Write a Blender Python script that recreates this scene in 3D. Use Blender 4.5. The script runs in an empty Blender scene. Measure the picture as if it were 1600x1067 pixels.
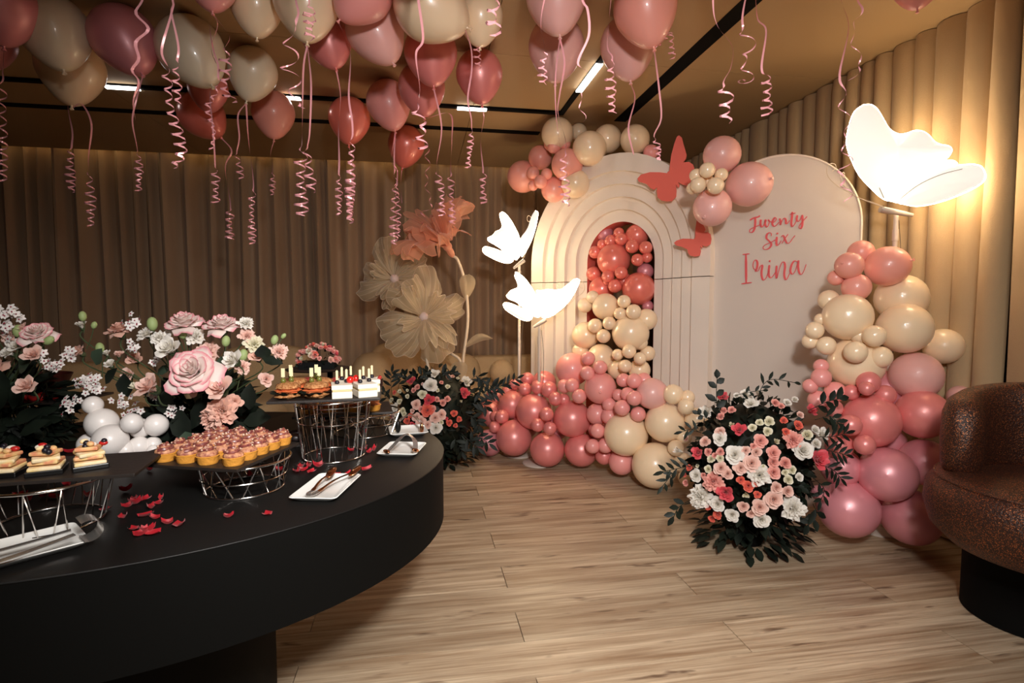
import bpy, bmesh, math, random
from mathutils import Vector, Matrix, Quaternion
from math import pi, sin, cos, sqrt, atan, atan2, radians
random.seed(11)
S = bpy.context.scene
COL = S.collection

# ------------------------------------------------------------------ camera
FPX, EYE = 850.0, 1.25
YAW, PITCH = atan(145/850), atan(56/850)
CF = Vector((sin(YAW)*cos(PITCH), cos(YAW)*cos(PITCH), -sin(PITCH)))
CR = Vector((cos(YAW), -sin(YAW), 0))
CU = CR.cross(CF)
CC = Vector((0, 0, EYE))
cd = bpy.data.cameras.new('camera'); cam = bpy.data.objects.new('camera', cd); COL.objects.link(cam)
cd.sensor_width = 36; cd.lens = FPX/1600*36; cd.clip_start = .02; cd.clip_end = 60
mw = Matrix((CR, CU, -CF)).transposed().to_4x4(); mw.translation = CC; cam.matrix_world = mw
S.camera = cam

# ------------------------------------------------------------------ world, lights, exposure
vs = S.view_settings
vs.view_transform = 'Standard'; vs.look = 'None'; vs.gamma = 1; vs.use_curve_mapping = False
vs.exposure = 0.0
w = bpy.data.worlds.new('room air'); S.world = w; w.use_nodes = True
w.node_tree.nodes['Background'].inputs[0].default_value = (1, .8, .6, 1)
w.node_tree.nodes['Background'].inputs[1].default_value = .03

def area(name, loc, aim, size, power, col, shape='DISK', sy=None, spread=None):
    l = bpy.data.lights.new(name, 'AREA'); l.shape = shape; l.size = size; l.energy = power; l.color = col
    if sy: l.size_y = sy
    if spread: l.spread = spread
    o = bpy.data.objects.new(name, l); COL.objects.link(o); o.location = loc
    o.rotation_euler = (Vector(aim)-Vector(loc)).to_track_quat('-Z', 'Y').to_euler()
    return o
# the photographer's flash, held just above and right of the lens, and its bounce off the ceiling behind
fl_ = bpy.data.lights.new('camera_flash', 'SPOT'); fl_.energy = 255; fl_.color = (1, .965, .935); fl_.spot_size = radians(101); fl_.spot_blend = 1; fl_.shadow_soft_size = .09
fo = bpy.data.objects.new('camera_flash', fl_); COL.objects.link(fo); fo.location = (.26, -.15, 1.84)
fo.rotation_euler = (Vector((.5, 3.2, .75))-fo.location).to_track_quat('-Z', 'Y').to_euler()
area('ceiling_bounce', (.35, -.5, 2.62), (.65, 1.4, 0), 1.2, 44, (1, .95, .89), spread=radians(125))
# warm led strip in the curtain cove of the back wall
area('cove_led_strip', (-.6, 6.02, 2.88), (-.6, 6.10, 0), 6.4, 4.5, (1, .70, .30), 'RECTANGLE', .05)

# ------------------------------------------------------------------ helpers
def ray(x, y): return CF + CR*((x-800)/FPX) + CU*((533.5-y)/FPX)
def at(x, y, d): return CC + ray(x, y)*d                        # point at camera depth d
def onz(x, y, z): r = ray(x, y); return CC + r*((z-EYE)/r.z)
def onplane(x, y, p, n):
    r = ray(x, y); return CC + r*((p-CC).dot(n)/r.dot(n))
def pxof(p):
    v = Vector(p)-CC; d = v.dot(CF); return 800+FPX*v.dot(CR)/d, 533.5-FPX*v.dot(CU)/d, d
def cosa(x): return 1/sqrt(1+((x-800)/FPX)**2)
def lin(c): return c/12.92 if c <= .04045 else ((c+.055)/1.055)**2.4
def rgb(r, g, b): return (lin(r/255), lin(g/255), lin(b/255), 1)

class MB:
    def __init__(s): s.v = []; s.f = []
    def add(s, v, f):
        n = len(s.v); s.v += [tuple(p) for p in v]; s.f += [tuple(i+n for i in q) for q in f]
    def box(s, lo, hi, m=None):
        x0, y0, z0 = lo; x1, y1, z1 = hi
        v = [Vector(p) for p in ((x0,y0,z0),(x1,y0,z0),(x1,y1,z0),(x0,y1,z0),(x0,y0,z1),(x1,y0,z1),(x1,y1,z1),(x0,y1,z1))]
        if m: v = [m @ p for p in v]
        s.add(v, [(0,3,2,1),(4,5,6,7),(0,1,5,4),(1,2,6,5),(2,3,7,6),(3,0,4,7)])
    def tube(s, pts, r, n=6, cap=True):
        pts = [Vector(p) for p in pts]; N = len(pts)
        rs = r if isinstance(r, (list, tuple)) else [r]*N
        up = None; v = []; f = []
        for i, p in enumerate(pts):
            t = (pts[min(i+1, N-1)]-pts[max(i-1, 0)]).normalized()
            if up is None: up = t.orthogonal().normalized()
            up = (up - t*up.dot(t)); up = up.normalized() if up.length > 1e-6 else t.orthogonal().normalized()
            b = t.cross(up)
            for k in range(n):
                a = 2*pi*k/n; v.append(p + (up*cos(a)+b*sin(a))*rs[i])
        for i in range(N-1):
            for k in range(n):
                k2 = (k+1) % n; f.append((i*n+k, i*n+k2, (i+1)*n+k2, (i+1)*n+k))
        if cap: f += [tuple(range(n-1, -1, -1)), tuple((N-1)*n+k for k in range(n))]
        s.add(v, f)
    def ring(s, c, R, r, n=40, m=6, ry=None):
        v = []; f = []; c = Vector(c)
        for i in range(n):
            a = 2*pi*i/n
            for k in range(m):
                b = 2*pi*k/m
                v.append(c + Vector(((R+r*cos(b))*cos(a), ((ry or R)+r*cos(b))*sin(a), r*sin(b))))
        for i in range(n):
            for k in range(m):
                f.append((i*m+k, ((i+1)%n)*m+k, ((i+1)%n)*m+(k+1)%m, i*m+(k+1)%m))
        s.add(v, f)
    def lathe(s, prof, n=24, c=(0,0,0), sx=1, sy=1):
        c = Vector(c); v = []; f = []; m = len(prof)
        for r, z in prof:
            for k in range(n):
                a = 2*pi*k/n; v.append(c+Vector((r*cos(a)*sx, r*sin(a)*sy, z)))
        for i in range(m-1):
            for k in range(n):
                k2 = (k+1) % n; f.append((i*n+k, i*n+k2, (i+1)*n+k2, (i+1)*n+k))
        if prof[0][0] > 1e-6: f.append(tuple(range(n-1, -1, -1)))
        if prof[-1][0] > 1e-6: f.append(tuple((m-1)*n+k for k in range(n)))
        s.add(v, f)
    def ball(s, c, rx, ry=None, rz=None, n=16, m=10, rot=None, fn=None):
        ry = ry or rx; rz = rz or rx; v = []; f = []; c = Vector(c)
        for i in range(m+1):
            t = pi*i/m
            for k in range(n):
                a = 2*pi*k/n; p = Vector((sin(t)*cos(a), sin(t)*sin(a), -cos(t)))
                q = 1 if fn is None else fn(p)
                p = Vector((p.x*rx, p.y*ry, p.z*rz))*q
                if rot: p = rot @ p
                v.append(c+p)
        for i in range(m):
            for k in range(n):
                k2 = (k+1) % n; f.append((i*n+k, i*n+k2, (i+1)*n+k2, (i+1)*n+k))
        s.add(v, f)
    def grid(s, fn, nu, nv, closed=False):
        v = [fn(i/nu, j/nv) for j in range(nv+1) for i in range(nu+1)]
        f = [(j*(nu+1)+i, j*(nu+1)+i+1, (j+1)*(nu+1)+i+1, (j+1)*(nu+1)+i) for j in range(nv) for i in range(nu)]
        s.add(v, f)
    def prism(s, pts, off):                                     # closed outline pts extruded by the vector off
        n = len(pts); pts = [Vector(p) for p in pts]; off = Vector(off)
        s.add(pts+[p+off for p in pts], [tuple(range(n-1, -1, -1)), tuple(range(n, 2*n))] + [(i, (i+1)%n, n+(i+1)%n, n+i) for i in range(n)])
    def mesh(s, name, smooth=True, weld=False, bevel=0, shift=None):
        me = bpy.data.meshes.new(name)
        v = s.v if shift is None else [(p[0]-shift[0], p[1]-shift[1], p[2]-shift[2]) for p in s.v]
        me.from_pydata(v, [], s.f)
        bm = bmesh.new(); bm.from_mesh(me)
        if weld: bmesh.ops.remove_doubles(bm, verts=bm.verts, dist=1e-5)
        if bevel: bmesh.ops.bevel(bm, geom=list(bm.edges), offset=bevel, segments=2, profile=.5, affect='EDGES')
        bmesh.ops.recalc_face_normals(bm, faces=bm.faces)
        bm.to_mesh(me); bm.free()
        for p in me.polygons: p.use_smooth = smooth
        if smooth:
            try: me.set_sharp_from_angle(angle=radians(50))
            except Exception: pass
        return me
    def build(s, name, mat, parent=None, smooth=True, label=None, **k):
        return obj(name, s.mesh(name, smooth, shift=ORG.get(parent.name) if parent else None, **k), mat, parent, label)
ORG = {}
def obj(name, me, mat, parent=None, label=None):
    o = bpy.data.objects.new(name, me)
    if mat is not None and (len(me.materials) == 0): me.materials.append(mat)
    COL.objects.link(o)
    if parent:
        o.parent = parent; ORG[o.name] = ORG.get(parent.name, Vector((0,0,0)))
    if label: o['label'] = label
    return o
def tag(o, label, cat, group=None, kind=None):
    o['label'] = label; o['category'] = cat
    if group: o['group'] = group
    if kind: o['kind'] = kind
    return o
def thing(name, label, cat, loc=(0,0,0), group=None):
    o = bpy.data.objects.new(name, None); COL.objects.link(o); o.location = loc; o.empty_display_size = .05
    ORG[o.name] = Vector(loc)
    return tag(o, label, cat, group)
def struct(o): o['kind'] = 'structure'; return o
def solo(mb, name, mat, loc, label, cat, group=None, **k):      # a thing that is one mesh, origin at loc
    o = obj(name, mb.mesh(name, shift=Vector(loc), **k), mat); o.location = loc; ORG[o.name] = Vector(loc)
    return tag(o, label, cat, group)
def smooth_path(pts, per=6):
    P = [Vector(p) for p in pts]
    if len(P) < 3: return [P[0].lerp(P[-1], i/per) for i in range(per+1)]
    Q = [P[0]*2-P[1]]+P+[P[-1]*2-P[-2]]; out = []
    for i in range(1, len(Q)-2):
        a, b, c, d = Q[i-1:i+3]
        for k in range(per):
            t = k/per
            out.append(.5*((2*b)+(c-a)*t+(2*a-5*b+4*c-d)*t*t+(3*b-a-3*c+d)*t**3))
    out.append(P[-1]); return out

# ------------------------------------------------------------------ materials
def mat(name, col, rough=.5, metal=0, bump=None, coat=0, sss=0, emit=None, sheen=0, var=None, spec=None, alpha=None):
    m = bpy.data.materials.new(name); m.use_nodes = True; nt = m.node_tree; b = nt.nodes['Principled BSDF']
    b.inputs['Base Color'].default_value = col; b.inputs['Roughness'].default_value = rough; b.inputs['Metallic'].default_value = metal
    b.inputs['Coat Weight'].default_value = coat; b.inputs['Coat Roughness'].default_value = .08
    if spec is not None: b.inputs['Specular IOR Level'].default_value = spec
    if sss:
        b.inputs['Subsurface Weight'].default_value = sss; b.inputs['Subsurface Radius'].default_value = (1, .5, .35); b.inputs['Subsurface Scale'].default_value = .03
    if sheen: b.inputs['Sheen Weight'].default_value = sheen
    if emit: b.inputs['Emission Color'].default_value = emit[0]; b.inputs['Emission Strength'].default_value = emit[1]
    L = nt.links.new
    if var:                                                     # (scale, second colour, amount): soft colour variation
        tc = nt.nodes.new('ShaderNodeTexCoord'); n = nt.nodes.new('ShaderNodeTexNoise'); n.inputs['Scale'].default_value = var[0]; n.inputs['Detail'].default_value = 4
        r = nt.nodes.new('ShaderNodeMapRange'); r.inputs[1].default_value = .35; r.inputs[2].default_value = .65
        x = nt.nodes.new('ShaderNodeMix'); x.data_type = 'RGBA'; x.inputs[6].default_value = col; x.inputs[7].default_value = var[1]
        L(tc.outputs['Object'], n.inputs['Vector']); L(n.outputs[0], r.inputs[0]); L(r.outputs[0], x.inputs[0]); L(x.outputs[2], b.inputs['Base Color'])
    if bump:
        tc = nt.nodes.new('ShaderNodeTexCoord'); n = nt.nodes.new('ShaderNodeTexNoise'); n.inputs['Scale'].default_value = bump[0]; n.inputs['Detail'].default_value = 5
        bp = nt.nodes.new('ShaderNodeBump'); bp.inputs['Strength'].default_value = bump[1]; bp.inputs['Distance'].default_value = .01
        L(tc.outputs['Object'], n.inputs['Vector']); L(n.outputs[0], bp.inputs['Height']); L(bp.outputs[0], b.inputs['Normal'])
    return m
def petal_mat(name, core, rim, edge=.55):                                 # petals: colour from throat to rim along the stored petal coordinate
    m = mat(name, core, .55, sheen=.2); nt = m.node_tree; b = nt.nodes['Principled BSDF']; L = nt.links.new
    a = nt.nodes.new('ShaderNodeAttribute'); a.attribute_name = 'along'
    r = nt.nodes.new('ShaderNodeValToRGB'); r.color_ramp.elements[0].color = core; r.color_ramp.elements[0].position = edge
    r.color_ramp.elements[1].color = rim; r.color_ramp.elements[1].position = 1.0
    L(a.outputs['Fac'], r.inputs[0]); L(r.outputs[0], b.inputs['Base Color'])
    t = nt.nodes.new('ShaderNodeBsdfTranslucent'); L(r.outputs[0], t.inputs[0]); mx = nt.nodes.new('ShaderNodeMixShader'); mx.inputs[0].default_value = .25
    L(b.outputs[0], mx.inputs[1]); L(t.outputs[0], mx.inputs[2]); L(mx.outputs[0], nt.nodes['Material Output'].inputs[0])
    return m
def wood_mat():
    m = mat('oak_laminate', rgb(176, 140, 105), .42); nt = m.node_tree; b = nt.nodes['Principled BSDF']; L = nt.links.new; N = nt.nodes.new
    tc = N('ShaderNodeTexCoord'); oi = N('ShaderNodeObjectInfo'); mu = N('ShaderNodeVectorMath'); mu.operation = 'SCALE'; mu.inputs[0].default_value = (37, 11, 5)
    L(oi.outputs['Random'], mu.inputs['Scale']); ad = N('ShaderNodeVectorMath'); L(tc.outputs['Object'], ad.inputs[0]); L(mu.outputs[0], ad.inputs[1])
    def grain(sx, sy, det, lo, hi):
        mp = N('ShaderNodeMapping'); mp.inputs['Scale'].default_value = (sx, sy, 1); n = N('ShaderNodeTexNoise'); n.inputs['Scale'].default_value = 1; n.inputs['Detail'].default_value = det; n.inputs['Roughness'].default_value = .6
        n.inputs['Distortion'].default_value = .3
        L(ad.outputs[0], mp.inputs[0]); L(mp.outputs[0], n.inputs['Vector']); r = N('ShaderNodeMapRange'); r.inputs[1].default_value = lo; r.inputs[2].default_value = hi; L(n.outputs[0], r.inputs[0]); return r
    g1, g2, g3 = grain(1.3, 22, 6, .35, .68), grain(2.5, 90, 4, .42, .72), grain(3.2, 16, 3, .62, .72)
    def mix(f, a, c, bl='MIX'):
        x = N('ShaderNodeMix'); x.data_type = 'RGBA'; x.blend_type = bl
        L(f, x.inputs[0])
        for s, k in ((a, 6), (c, 7)):
            if isinstance(s, tuple): x.inputs[k].default_value = s
            else: L(s, x.inputs[k])
        return x.outputs[2]
    c = mix(g1.outputs[0], rgb(208, 188, 160), rgb(150, 122, 94))
    sc = N('ShaderNodeMath'); sc.operation = 'MULTIPLY'; sc.inputs[1].default_value = .62; L(g2.outputs[0], sc.inputs[0])
    c = mix(sc.outputs[0], c, rgb(120, 92, 66))
    sc2 = N('ShaderNodeMath'); sc2.operation = 'MULTIPLY'; sc2.inputs[1].default_value = .85; L(g3.outputs[0], sc2.inputs[0])
    c = mix(sc2.outputs[0], c, rgb(88, 62, 44))
    hs = N('ShaderNodeHueSaturation'); v = N('ShaderNodeMapRange'); v.inputs[3].default_value = .86; v.inputs[4].default_value = 1.1; L(oi.outputs['Random'], v.inputs[0]); L(v.outputs[0], hs.inputs['Value']); L(c, hs.inputs['Color'])
    L(hs.outputs[0], b.inputs['Base Color'])
    return m
def organza(name, col, solid):
    m = bpy.data.materials.new(name); m.use_nodes = True; nt = m.node_tree; L = nt.links.new; N = nt.nodes.new
    b = nt.nodes['Principled BSDF']; b.inputs['Base Color'].default_value = col; b.inputs['Roughness'].default_value = .5; b.inputs['Sheen Weight'].default_value = .5
    t = N('ShaderNodeBsdfTranslucent'); t.inputs[0].default_value = col; m1 = N('ShaderNodeMixShader'); m1.inputs[0].default_value = .4; L(b.outputs[0], m1.inputs[1]); L(t.outputs[0], m1.inputs[2])
    tr = N('ShaderNodeBsdfTransparent'); m2 = N('ShaderNodeMixShader')
    a = N('ShaderNodeAttribute'); a.attribute_name = 'along'; w = N('ShaderNodeMapRange'); w.inputs[3].default_value = min(1, solid+.3); w.inputs[4].default_value = solid
    L(a.outputs['Fac'], w.inputs[0]); L(w.outputs[0], m2.inputs[0]); L(tr.outputs[0], m2.inputs[1]); L(m1.outputs[0], m2.inputs[2])
    L(m2.outputs[0], nt.nodes['Material Output'].inputs[0]); return m
def glitter_mat():
    m = mat('copper_glitter_boucle', rgb(96, 46, 24), .5, bump=(120, .4)); nt = m.node_tree; b = nt.nodes['Principled BSDF']; L = nt.links.new; N = nt.nodes.new
    tc = N('ShaderNodeTexCoord'); v = N('ShaderNodeTexVoronoi'); v.inputs['Scale'].default_value = 520; L(tc.outputs['Object'], v.inputs['Vector'])
    sx = N('ShaderNodeSeparateColor'); L(v.outputs['Color'], sx.inputs[0]); r = N('ShaderNodeMapRange'); r.inputs[1].default_value = .84; r.inputs[2].default_value = .90; L(sx.outputs[0], r.inputs[0])
    x = N('ShaderNodeMix'); x.data_type = 'RGBA'; x.inputs[6].default_value = rgb(46, 20, 10); x.inputs[7].default_value = rgb(200, 124, 80); L(r.outputs[0], x.inputs[0]); L(x.outputs[2], b.inputs['Base Color'])
    L(r.outputs[0], b.inputs['Metallic']); return m

M = dict(
 ceiling=mat('ceiling_paint', rgb(180, 150, 110), .75, bump=(6, .02)), slot=mat('black_slot', rgb(7, 7, 7), .8, spec=.15), wall=mat('wall_plaster', rgb(150, 122, 95), .9), dwall=mat('dark_wall_panel', rgb(62, 46, 38), .8),
 curtain=mat('beige_curtain', rgb(172, 140, 110), .8, bump=(240, .25), sheen=.15), curtain_r=mat('cream_curtain', rgb(186, 158, 120), .8, bump=(240, .2), sheen=.15),
 led=mat('linear_led', (1,1,1,1), .5, emit=((1, .97, .95, 1), 9)),
 white=mat('white_lacquer', rgb(234, 220, 206), .45), panel=mat('panel_board', rgb(212, 198, 186), .5), coral=mat('coral_card', rgb(230, 108, 94), .6), letter=mat('coral_acrylic', rgb(224, 92, 96), .4),
 seam=mat('dark_gap', rgb(38, 26, 20), .8),
 black=mat('black_table', rgb(11, 10, 9), .5, bump=(400, .05), spec=.35), apron=mat('black_apron', rgb(7, 7, 6), .7, spec=.12), slate=mat('slate_board', rgb(34, 27, 23), .5, bump=(90, .1)),
 chrome=mat('chrome_wire', rgb(205, 200, 195), .16, 1), steel=mat('polished_steel', rgb(215, 210, 205), .24, .9), copper=mat('rose_gold_steel', rgb(200, 140, 100), .2, 1), darkmetal=mat('black_metal', rgb(20, 18, 18), .4, .6),
 porcelain=mat('white_porcelain', rgb(232, 232, 228), .18, coat=.4), egg=mat('white_latex', rgb(236, 230, 226), .35, coat=.2),
 ribbon=mat('pink_satin_ribbon', rgb(248, 176, 182), .22, .2),
 pearl=mat('pearl_rose_latex', rgb(232, 134, 130), .36, .15, coat=.04, spec=1), coralp=mat('pearl_coral_latex', rgb(238, 124, 108), .30, .08, coat=.45, spec=.8), mauve=mat('pearl_mauve_latex', rgb(220, 140, 148), .38, .18, coat=.04, spec=1),
 pink=mat('pink_latex', rgb(240, 158, 152), .38, sss=.1, coat=.2), pale=mat('pale_pink_latex', rgb(236, 178, 170), .38, sss=.1, coat=.25), peach=mat('coral_peach_latex', rgb(246, 166, 150), .36, sss=.12, coat=.25),
 ivory=mat('ivory_latex', rgb(248, 220, 184), .30, sss=.1, coat=.4), cream=mat('cream_latex', rgb(230, 214, 188), .34, sss=.1, coat=.3),
 boucle=mat('beige_boucle', rgb(208, 174, 130), .95, bump=(160, .9)), glitter=glitter_mat(), wood=wood_mat(),
 leaf=mat('dark_green_leaf', rgb(27, 35, 26), .55, var=(14, rgb(15, 21, 16), 1), spec=.25), leaf2=mat('grey_green_leaf', rgb(58, 74, 58), .5), stem=mat('green_stem', rgb(62, 74, 46), .6), sepal=mat('green_bud', rgb(150, 168, 110), .6),
 rw=petal_mat('white_petal', rgb(236, 230, 216), rgb(240, 236, 230)), rc=petal_mat('cream_petal', rgb(228, 222, 186), rgb(236, 230, 208)), rb=petal_mat('blush_petal', rgb(240, 196, 178), rgb(242, 206, 194)),
 rp=petal_mat('pink_petal', rgb(236, 156, 142), rgb(240, 178, 166)), rk=petal_mat('coral_petal', rgb(232, 96, 72), rgb(238, 120, 100)), rr=petal_mat('hot_pink_petal', rgb(214, 62, 78), rgb(228, 90, 100)),
 rt=petal_mat('pink_edged_petal', rgb(248, 232, 225), rgb(238, 142, 156), .86), ro=petal_mat('peach_petal', rgb(236, 196, 172), rgb(238, 186, 170)), red=petal_mat('red_rose_petal', rgb(170, 8, 28), rgb(196, 16, 40)),
 wax=mat('white_floret', rgb(232, 226, 222), .6), waxeye=mat('floret_eye', rgb(150, 40, 60), .6),
 orgc=organza('cream_organza', rgb(230, 208, 170), .56), orgp=organza('peach_organza', rgb(244, 176, 142), .58), foam=mat('pearl_ball', rgb(226, 200, 190), .5), flstem=mat('cream_stem', rgb(222, 200, 172), .5),
 wing=mat('glowing_wing', rgb(240, 232, 220), .6, emit=((1, .94, .85, 1), .72)), ledrim=mat('led_strip_rim', rgb(240, 230, 210), .5, emit=((1, .80, .54, 1), 42)), rim=mat('wing_wire', rgb(90, 76, 64), .5), pole=mat('white_pole', rgb(205, 192, 180), .45), twig=mat('grey_body', rgb(176, 164, 154), .5),
 crust=mat('pastry_crust', rgb(226, 156, 62), .6, bump=(90, .3)), swirl=mat('plum_swirl', rgb(104, 48, 52), .35, var=(140, rgb(150, 84, 70), 1)), dome=mat('cream_dome', rgb(206, 150, 112), .6, var=(110, rgb(136, 70, 58), 1)), fruitl=mat('peach_layer', rgb(222, 140, 104), .5, var=(60, rgb(240, 206, 140), 1)),
 choc=mat('mocha_cream', rgb(112, 52, 46), .45, var=(70, rgb(206, 146, 120), 1)), sugar=mat('icing_sugar', rgb(232, 206, 180), .8, var=(150, rgb(150, 84, 72), 1)),
 bread=mat('seeded_bread', rgb(150, 88, 40), .6, var=(120, rgb(206, 150, 96), 1), bump=(140, .8)), salmon=mat('smoked_salmon', rgb(226, 120, 70), .4), wbread=mat('white_bread', rgb(232, 222, 206), .7, bump=(90, .2)), filling=mat('egg_filling', rgb(214, 190, 140), .7),
 olive=mat('green_olive', rgb(104, 104, 44), .3), blueberry=mat('blueberry', rgb(24, 20, 30), .4), tomato=mat('cherry_tomato', rgb(196, 34, 26), .2, coat=.4), pick=mat('pick_tag', rgb(226, 214, 170), .6),
 ham=mat('pink_canape', rgb(206, 84, 76), .5, var=(70, rgb(150, 50, 50), 1)), dchoc=mat('dark_chocolate', rgb(36, 22, 20), .4), custard=mat('custard_cream', rgb(238, 208, 140), .6, var=(50, rgb(244, 226, 190), 1)), berry=mat('strawberry', rgb(186, 36, 34), .35), cup=mat('black_cup', rgb(14, 13, 13), .35),
 brown=mat('caramel_tart_top', rgb(190, 100, 40), .5, var=(80, rgb(80, 36, 24), 1)), maroon=mat('maroon_cover', rgb(64, 20, 18), .5),
)
# ------------------------------------------------------------------ the room
HC = 2.75
X0, X1, Y0, Y1 = -4.6, 2.87, -2.6, 6.3
fl = MB(); fl.box((X0, Y0, -.08), (X1, Y1, -.012)); floor = struct(fl.build('floor', M['seam'], None, False))
PL, PW = 1.6, .198
pm = MB(); pm.box((0, 0, -.012), (PL-.003, PW-.0025, 0)); pme = pm.mesh('plank', False)
pme.materials.append(M['wood'])
row = 0; y = 1.915-PW*20
while y < 6.2:
    off = (.375 if round((y-1.915)/PW) % 2 == 0 else 1.175) - 4*PL
    for k in range(9):
        x = off+k*PL
        if x > 2.8 or x+PL < -4.5 or y < -1.4: continue
        if x+PL > X1-.02:
            q = MB(); q.box((0, 0, -.012), (X1-.02-x, PW-.0025, 0)); o = obj('plank', q.mesh('plank', False), M['wood'], floor)
        else: o = obj('plank', pme, None, floor)
        o.location = (x, y, 0)
    y += PW
ce = MB(); ce.box((X0, Y0, HC+.014), (X1, 5.95, HC+.10)); ceiling = struct(ce.build('ceiling', M['seam'], None, False))
xs = [X0, -2.1, .42, X1]; ys = [Y0, .7, 3.32, 5.96]
for i in range(3):
    for j in range(3):
        q = MB(); q.box((xs[i]+.002, ys[j]+.002, HC), (xs[i+1]-.002, ys[j+1]-.002, HC+.014)); q.build('ceiling_panel', M['ceiling'], ceiling, False)
cr = MB(); cr.box((X0, 5.90, 3.02), (X1, Y1, 3.08)); cr.box((X0, 5.90, HC+.1), (X1, 5.93, 3.02)); struct(cr.build('trim_1', M['ceiling'], None, False))
def slab(name, lo, hi, m): q = MB(); q.box(lo, hi); return struct(q.build(name, m, None, False))
slab('wall_back', (X0, Y1-.03, 0), (X1, Y1+.1, 3.08), M['wall']); slab('wall_right', (X1, Y0, 0), (X1+.1, Y1, 3.08), M['wall'])
slab('wall_left', (X0-.1, Y0, 0), (X0, Y1, 3.08), M['dwall']); slab('wall_front', (X0, Y0-.1, 0), (X1, Y0, HC+.1), M['dwall'])
# recessed black slots and the thin lighting track with its lit segments
def strip(name, lo, hi, m, parent=None): q = MB(); q.box(lo, hi); return q.build(name, m, parent, False)
strip('air_slot', (-4.5, 4.70, HC-.003), (1.05, 4.79, HC+.002), M['slot'], ceiling); strip('air_slot', (1.58, .2, HC-.003), (1.68, 4.33, HC+.002), M['slot'], ceiling)
tr = thing('light_track', 'thin black ceiling track with three lit white segments, turning a corner', 'light track', (1.1, 4.2, HC))
strip('rail', (-4.5, 4.18, HC-.02), (1.125, 4.22, HC), M['slot'], tr); strip('rail', (1.09, .4, HC-.02), (1.125, 4.18, HC), M['slot'], tr)
for x in ((-2.08, -1.87), (.30, .52), (-.95, -.82)): strip('lamp_segment', (x[0], 4.175, HC-.026), (x[1], 4.225, HC-.018), M['led'], tr)
strip('lamp_segment', (1.085, 3.30, HC-.026), (1.13, 3.74, HC-.018), M['led'], tr)

# ------------------------------------------------------------------ curtains
def curtain(label, a, b, ztop, fold, amp, m, style, seed, group):
    """hung sheet from plan point a to plan point b, folds bulging to the left of a->b"""
    rnd = random.Random(seed); a = Vector((a[0], a[1], 0)); b = Vector((b[0], b[1], 0)); L = (b-a).length; t = (b-a)/L; n = Vector((-t.y, t.x, 0))
    edges = [0]
    while edges[-1] < L-fold*.6: edges.append(edges[-1]+fold*rnd.uniform(.75, 1.3))
    edges[-1] = L; A = [amp*rnd.uniform(.7, 1.15) for _ in edges]; skew = [rnd.uniform(-.25, .25) for _ in edges]
    per = 9; zs = [ztop, ztop-.08, ztop-.5, 1.5, .8, .3, .02]
    q = MB(); v = []; cols = 0
    for zi, z in enumerate(zs):
        row = []
        for i in range(len(edges)-1):
            for k in range(per + (1 if i == len(edges)-2 else 0)):
                s = k/per; u = edges[i]+(edges[i+1]-edges[i])*s
                if style == 'wave': d = A[i]*(abs(sin(pi*s))**.55)
                else: d = A[i]*(.5-.5*cos(2*pi*min(1, max(0, s+skew[i]*s*(1-s)*2))))+.35*amp*sin(7.3*u+seed)
                d *= (.8 if zi < 1 else 1)
                drift = (.010*sin(5*u+seed)+.012*skew[i])*(ztop-z)
                row.append(a+t*(u+drift)+n*d+Vector((0, 0, z)))
        v += row; cols = len(row)
    q.add(v, [(j*cols+i, j*cols+i+1, (j+1)*cols+i+1, (j+1)*cols+i) for j in range(len(zs)-1) for i in range(cols-1)])
    th = thing('curtain', label, 'curtain', (a.x, a.y, 0), group)
    q.build('fabric', m, th)
    h = MB(); nn = cols
    hv = [Vector(p)+n*.002 for p in v[:cols]]+[Vector(v[i])+n*.002+(Vector(v[cols+i])-Vector(v[i]))*.9 for i in range(cols)]
    h.add(hv, [(i, i+1, cols+i+1, cols+i) for i in range(cols-1)]); h.build('heading_tape', m, th)
    return th
bk = 'back wall curtains'
def xb(px): r = ray(px, 400); return r.x/r.y*6.12
for k, (pa, pb, lab) in enumerate(((-150, 232, 'dim beige floor-length curtain at the far left of the back wall'), (232, 488, 'beige back-wall curtain behind the table roses, left of the parting seam'), (488, 700, 'beige back-wall curtain right of the parting seam, behind the organza flowers'), (700, 1040, 'beige back-wall curtain behind the small butterfly lamps, running to the corner'))):
    curtain(lab, (xb(pb) if k < 3 else 2.72, 6.14), (xb(pa), 6.13), 2.97, .165, .13, M['curtain'], 'soft', k+3, bk)
rk = 'right wall curtains'
for k, (ya, yb, lab, xx) in enumerate(((6.0, 4.3, 'cream pleated curtain on the right wall, hidden in the far corner behind arch', 2.785), (4.3, 3.0, 'cream pleated curtain on the right wall above the lettered panel', 2.785), (3.0, 2.16, 'cream pleated curtain on the right wall lit by the large butterfly lamp', 2.785))):
    curtain(lab, (xx, yb), (xx, ya), HC-.004, .135, .06, M['curtain_r'], 'wave', k+31, rk)
curtain('shaded grey-beige curtain at the right edge of the frame, above the copper armchair', (2.74, .4), (2.74, 2.15), HC-.004, .42, .05, M['curtain_r'], 'wave', 77, rk)

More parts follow.
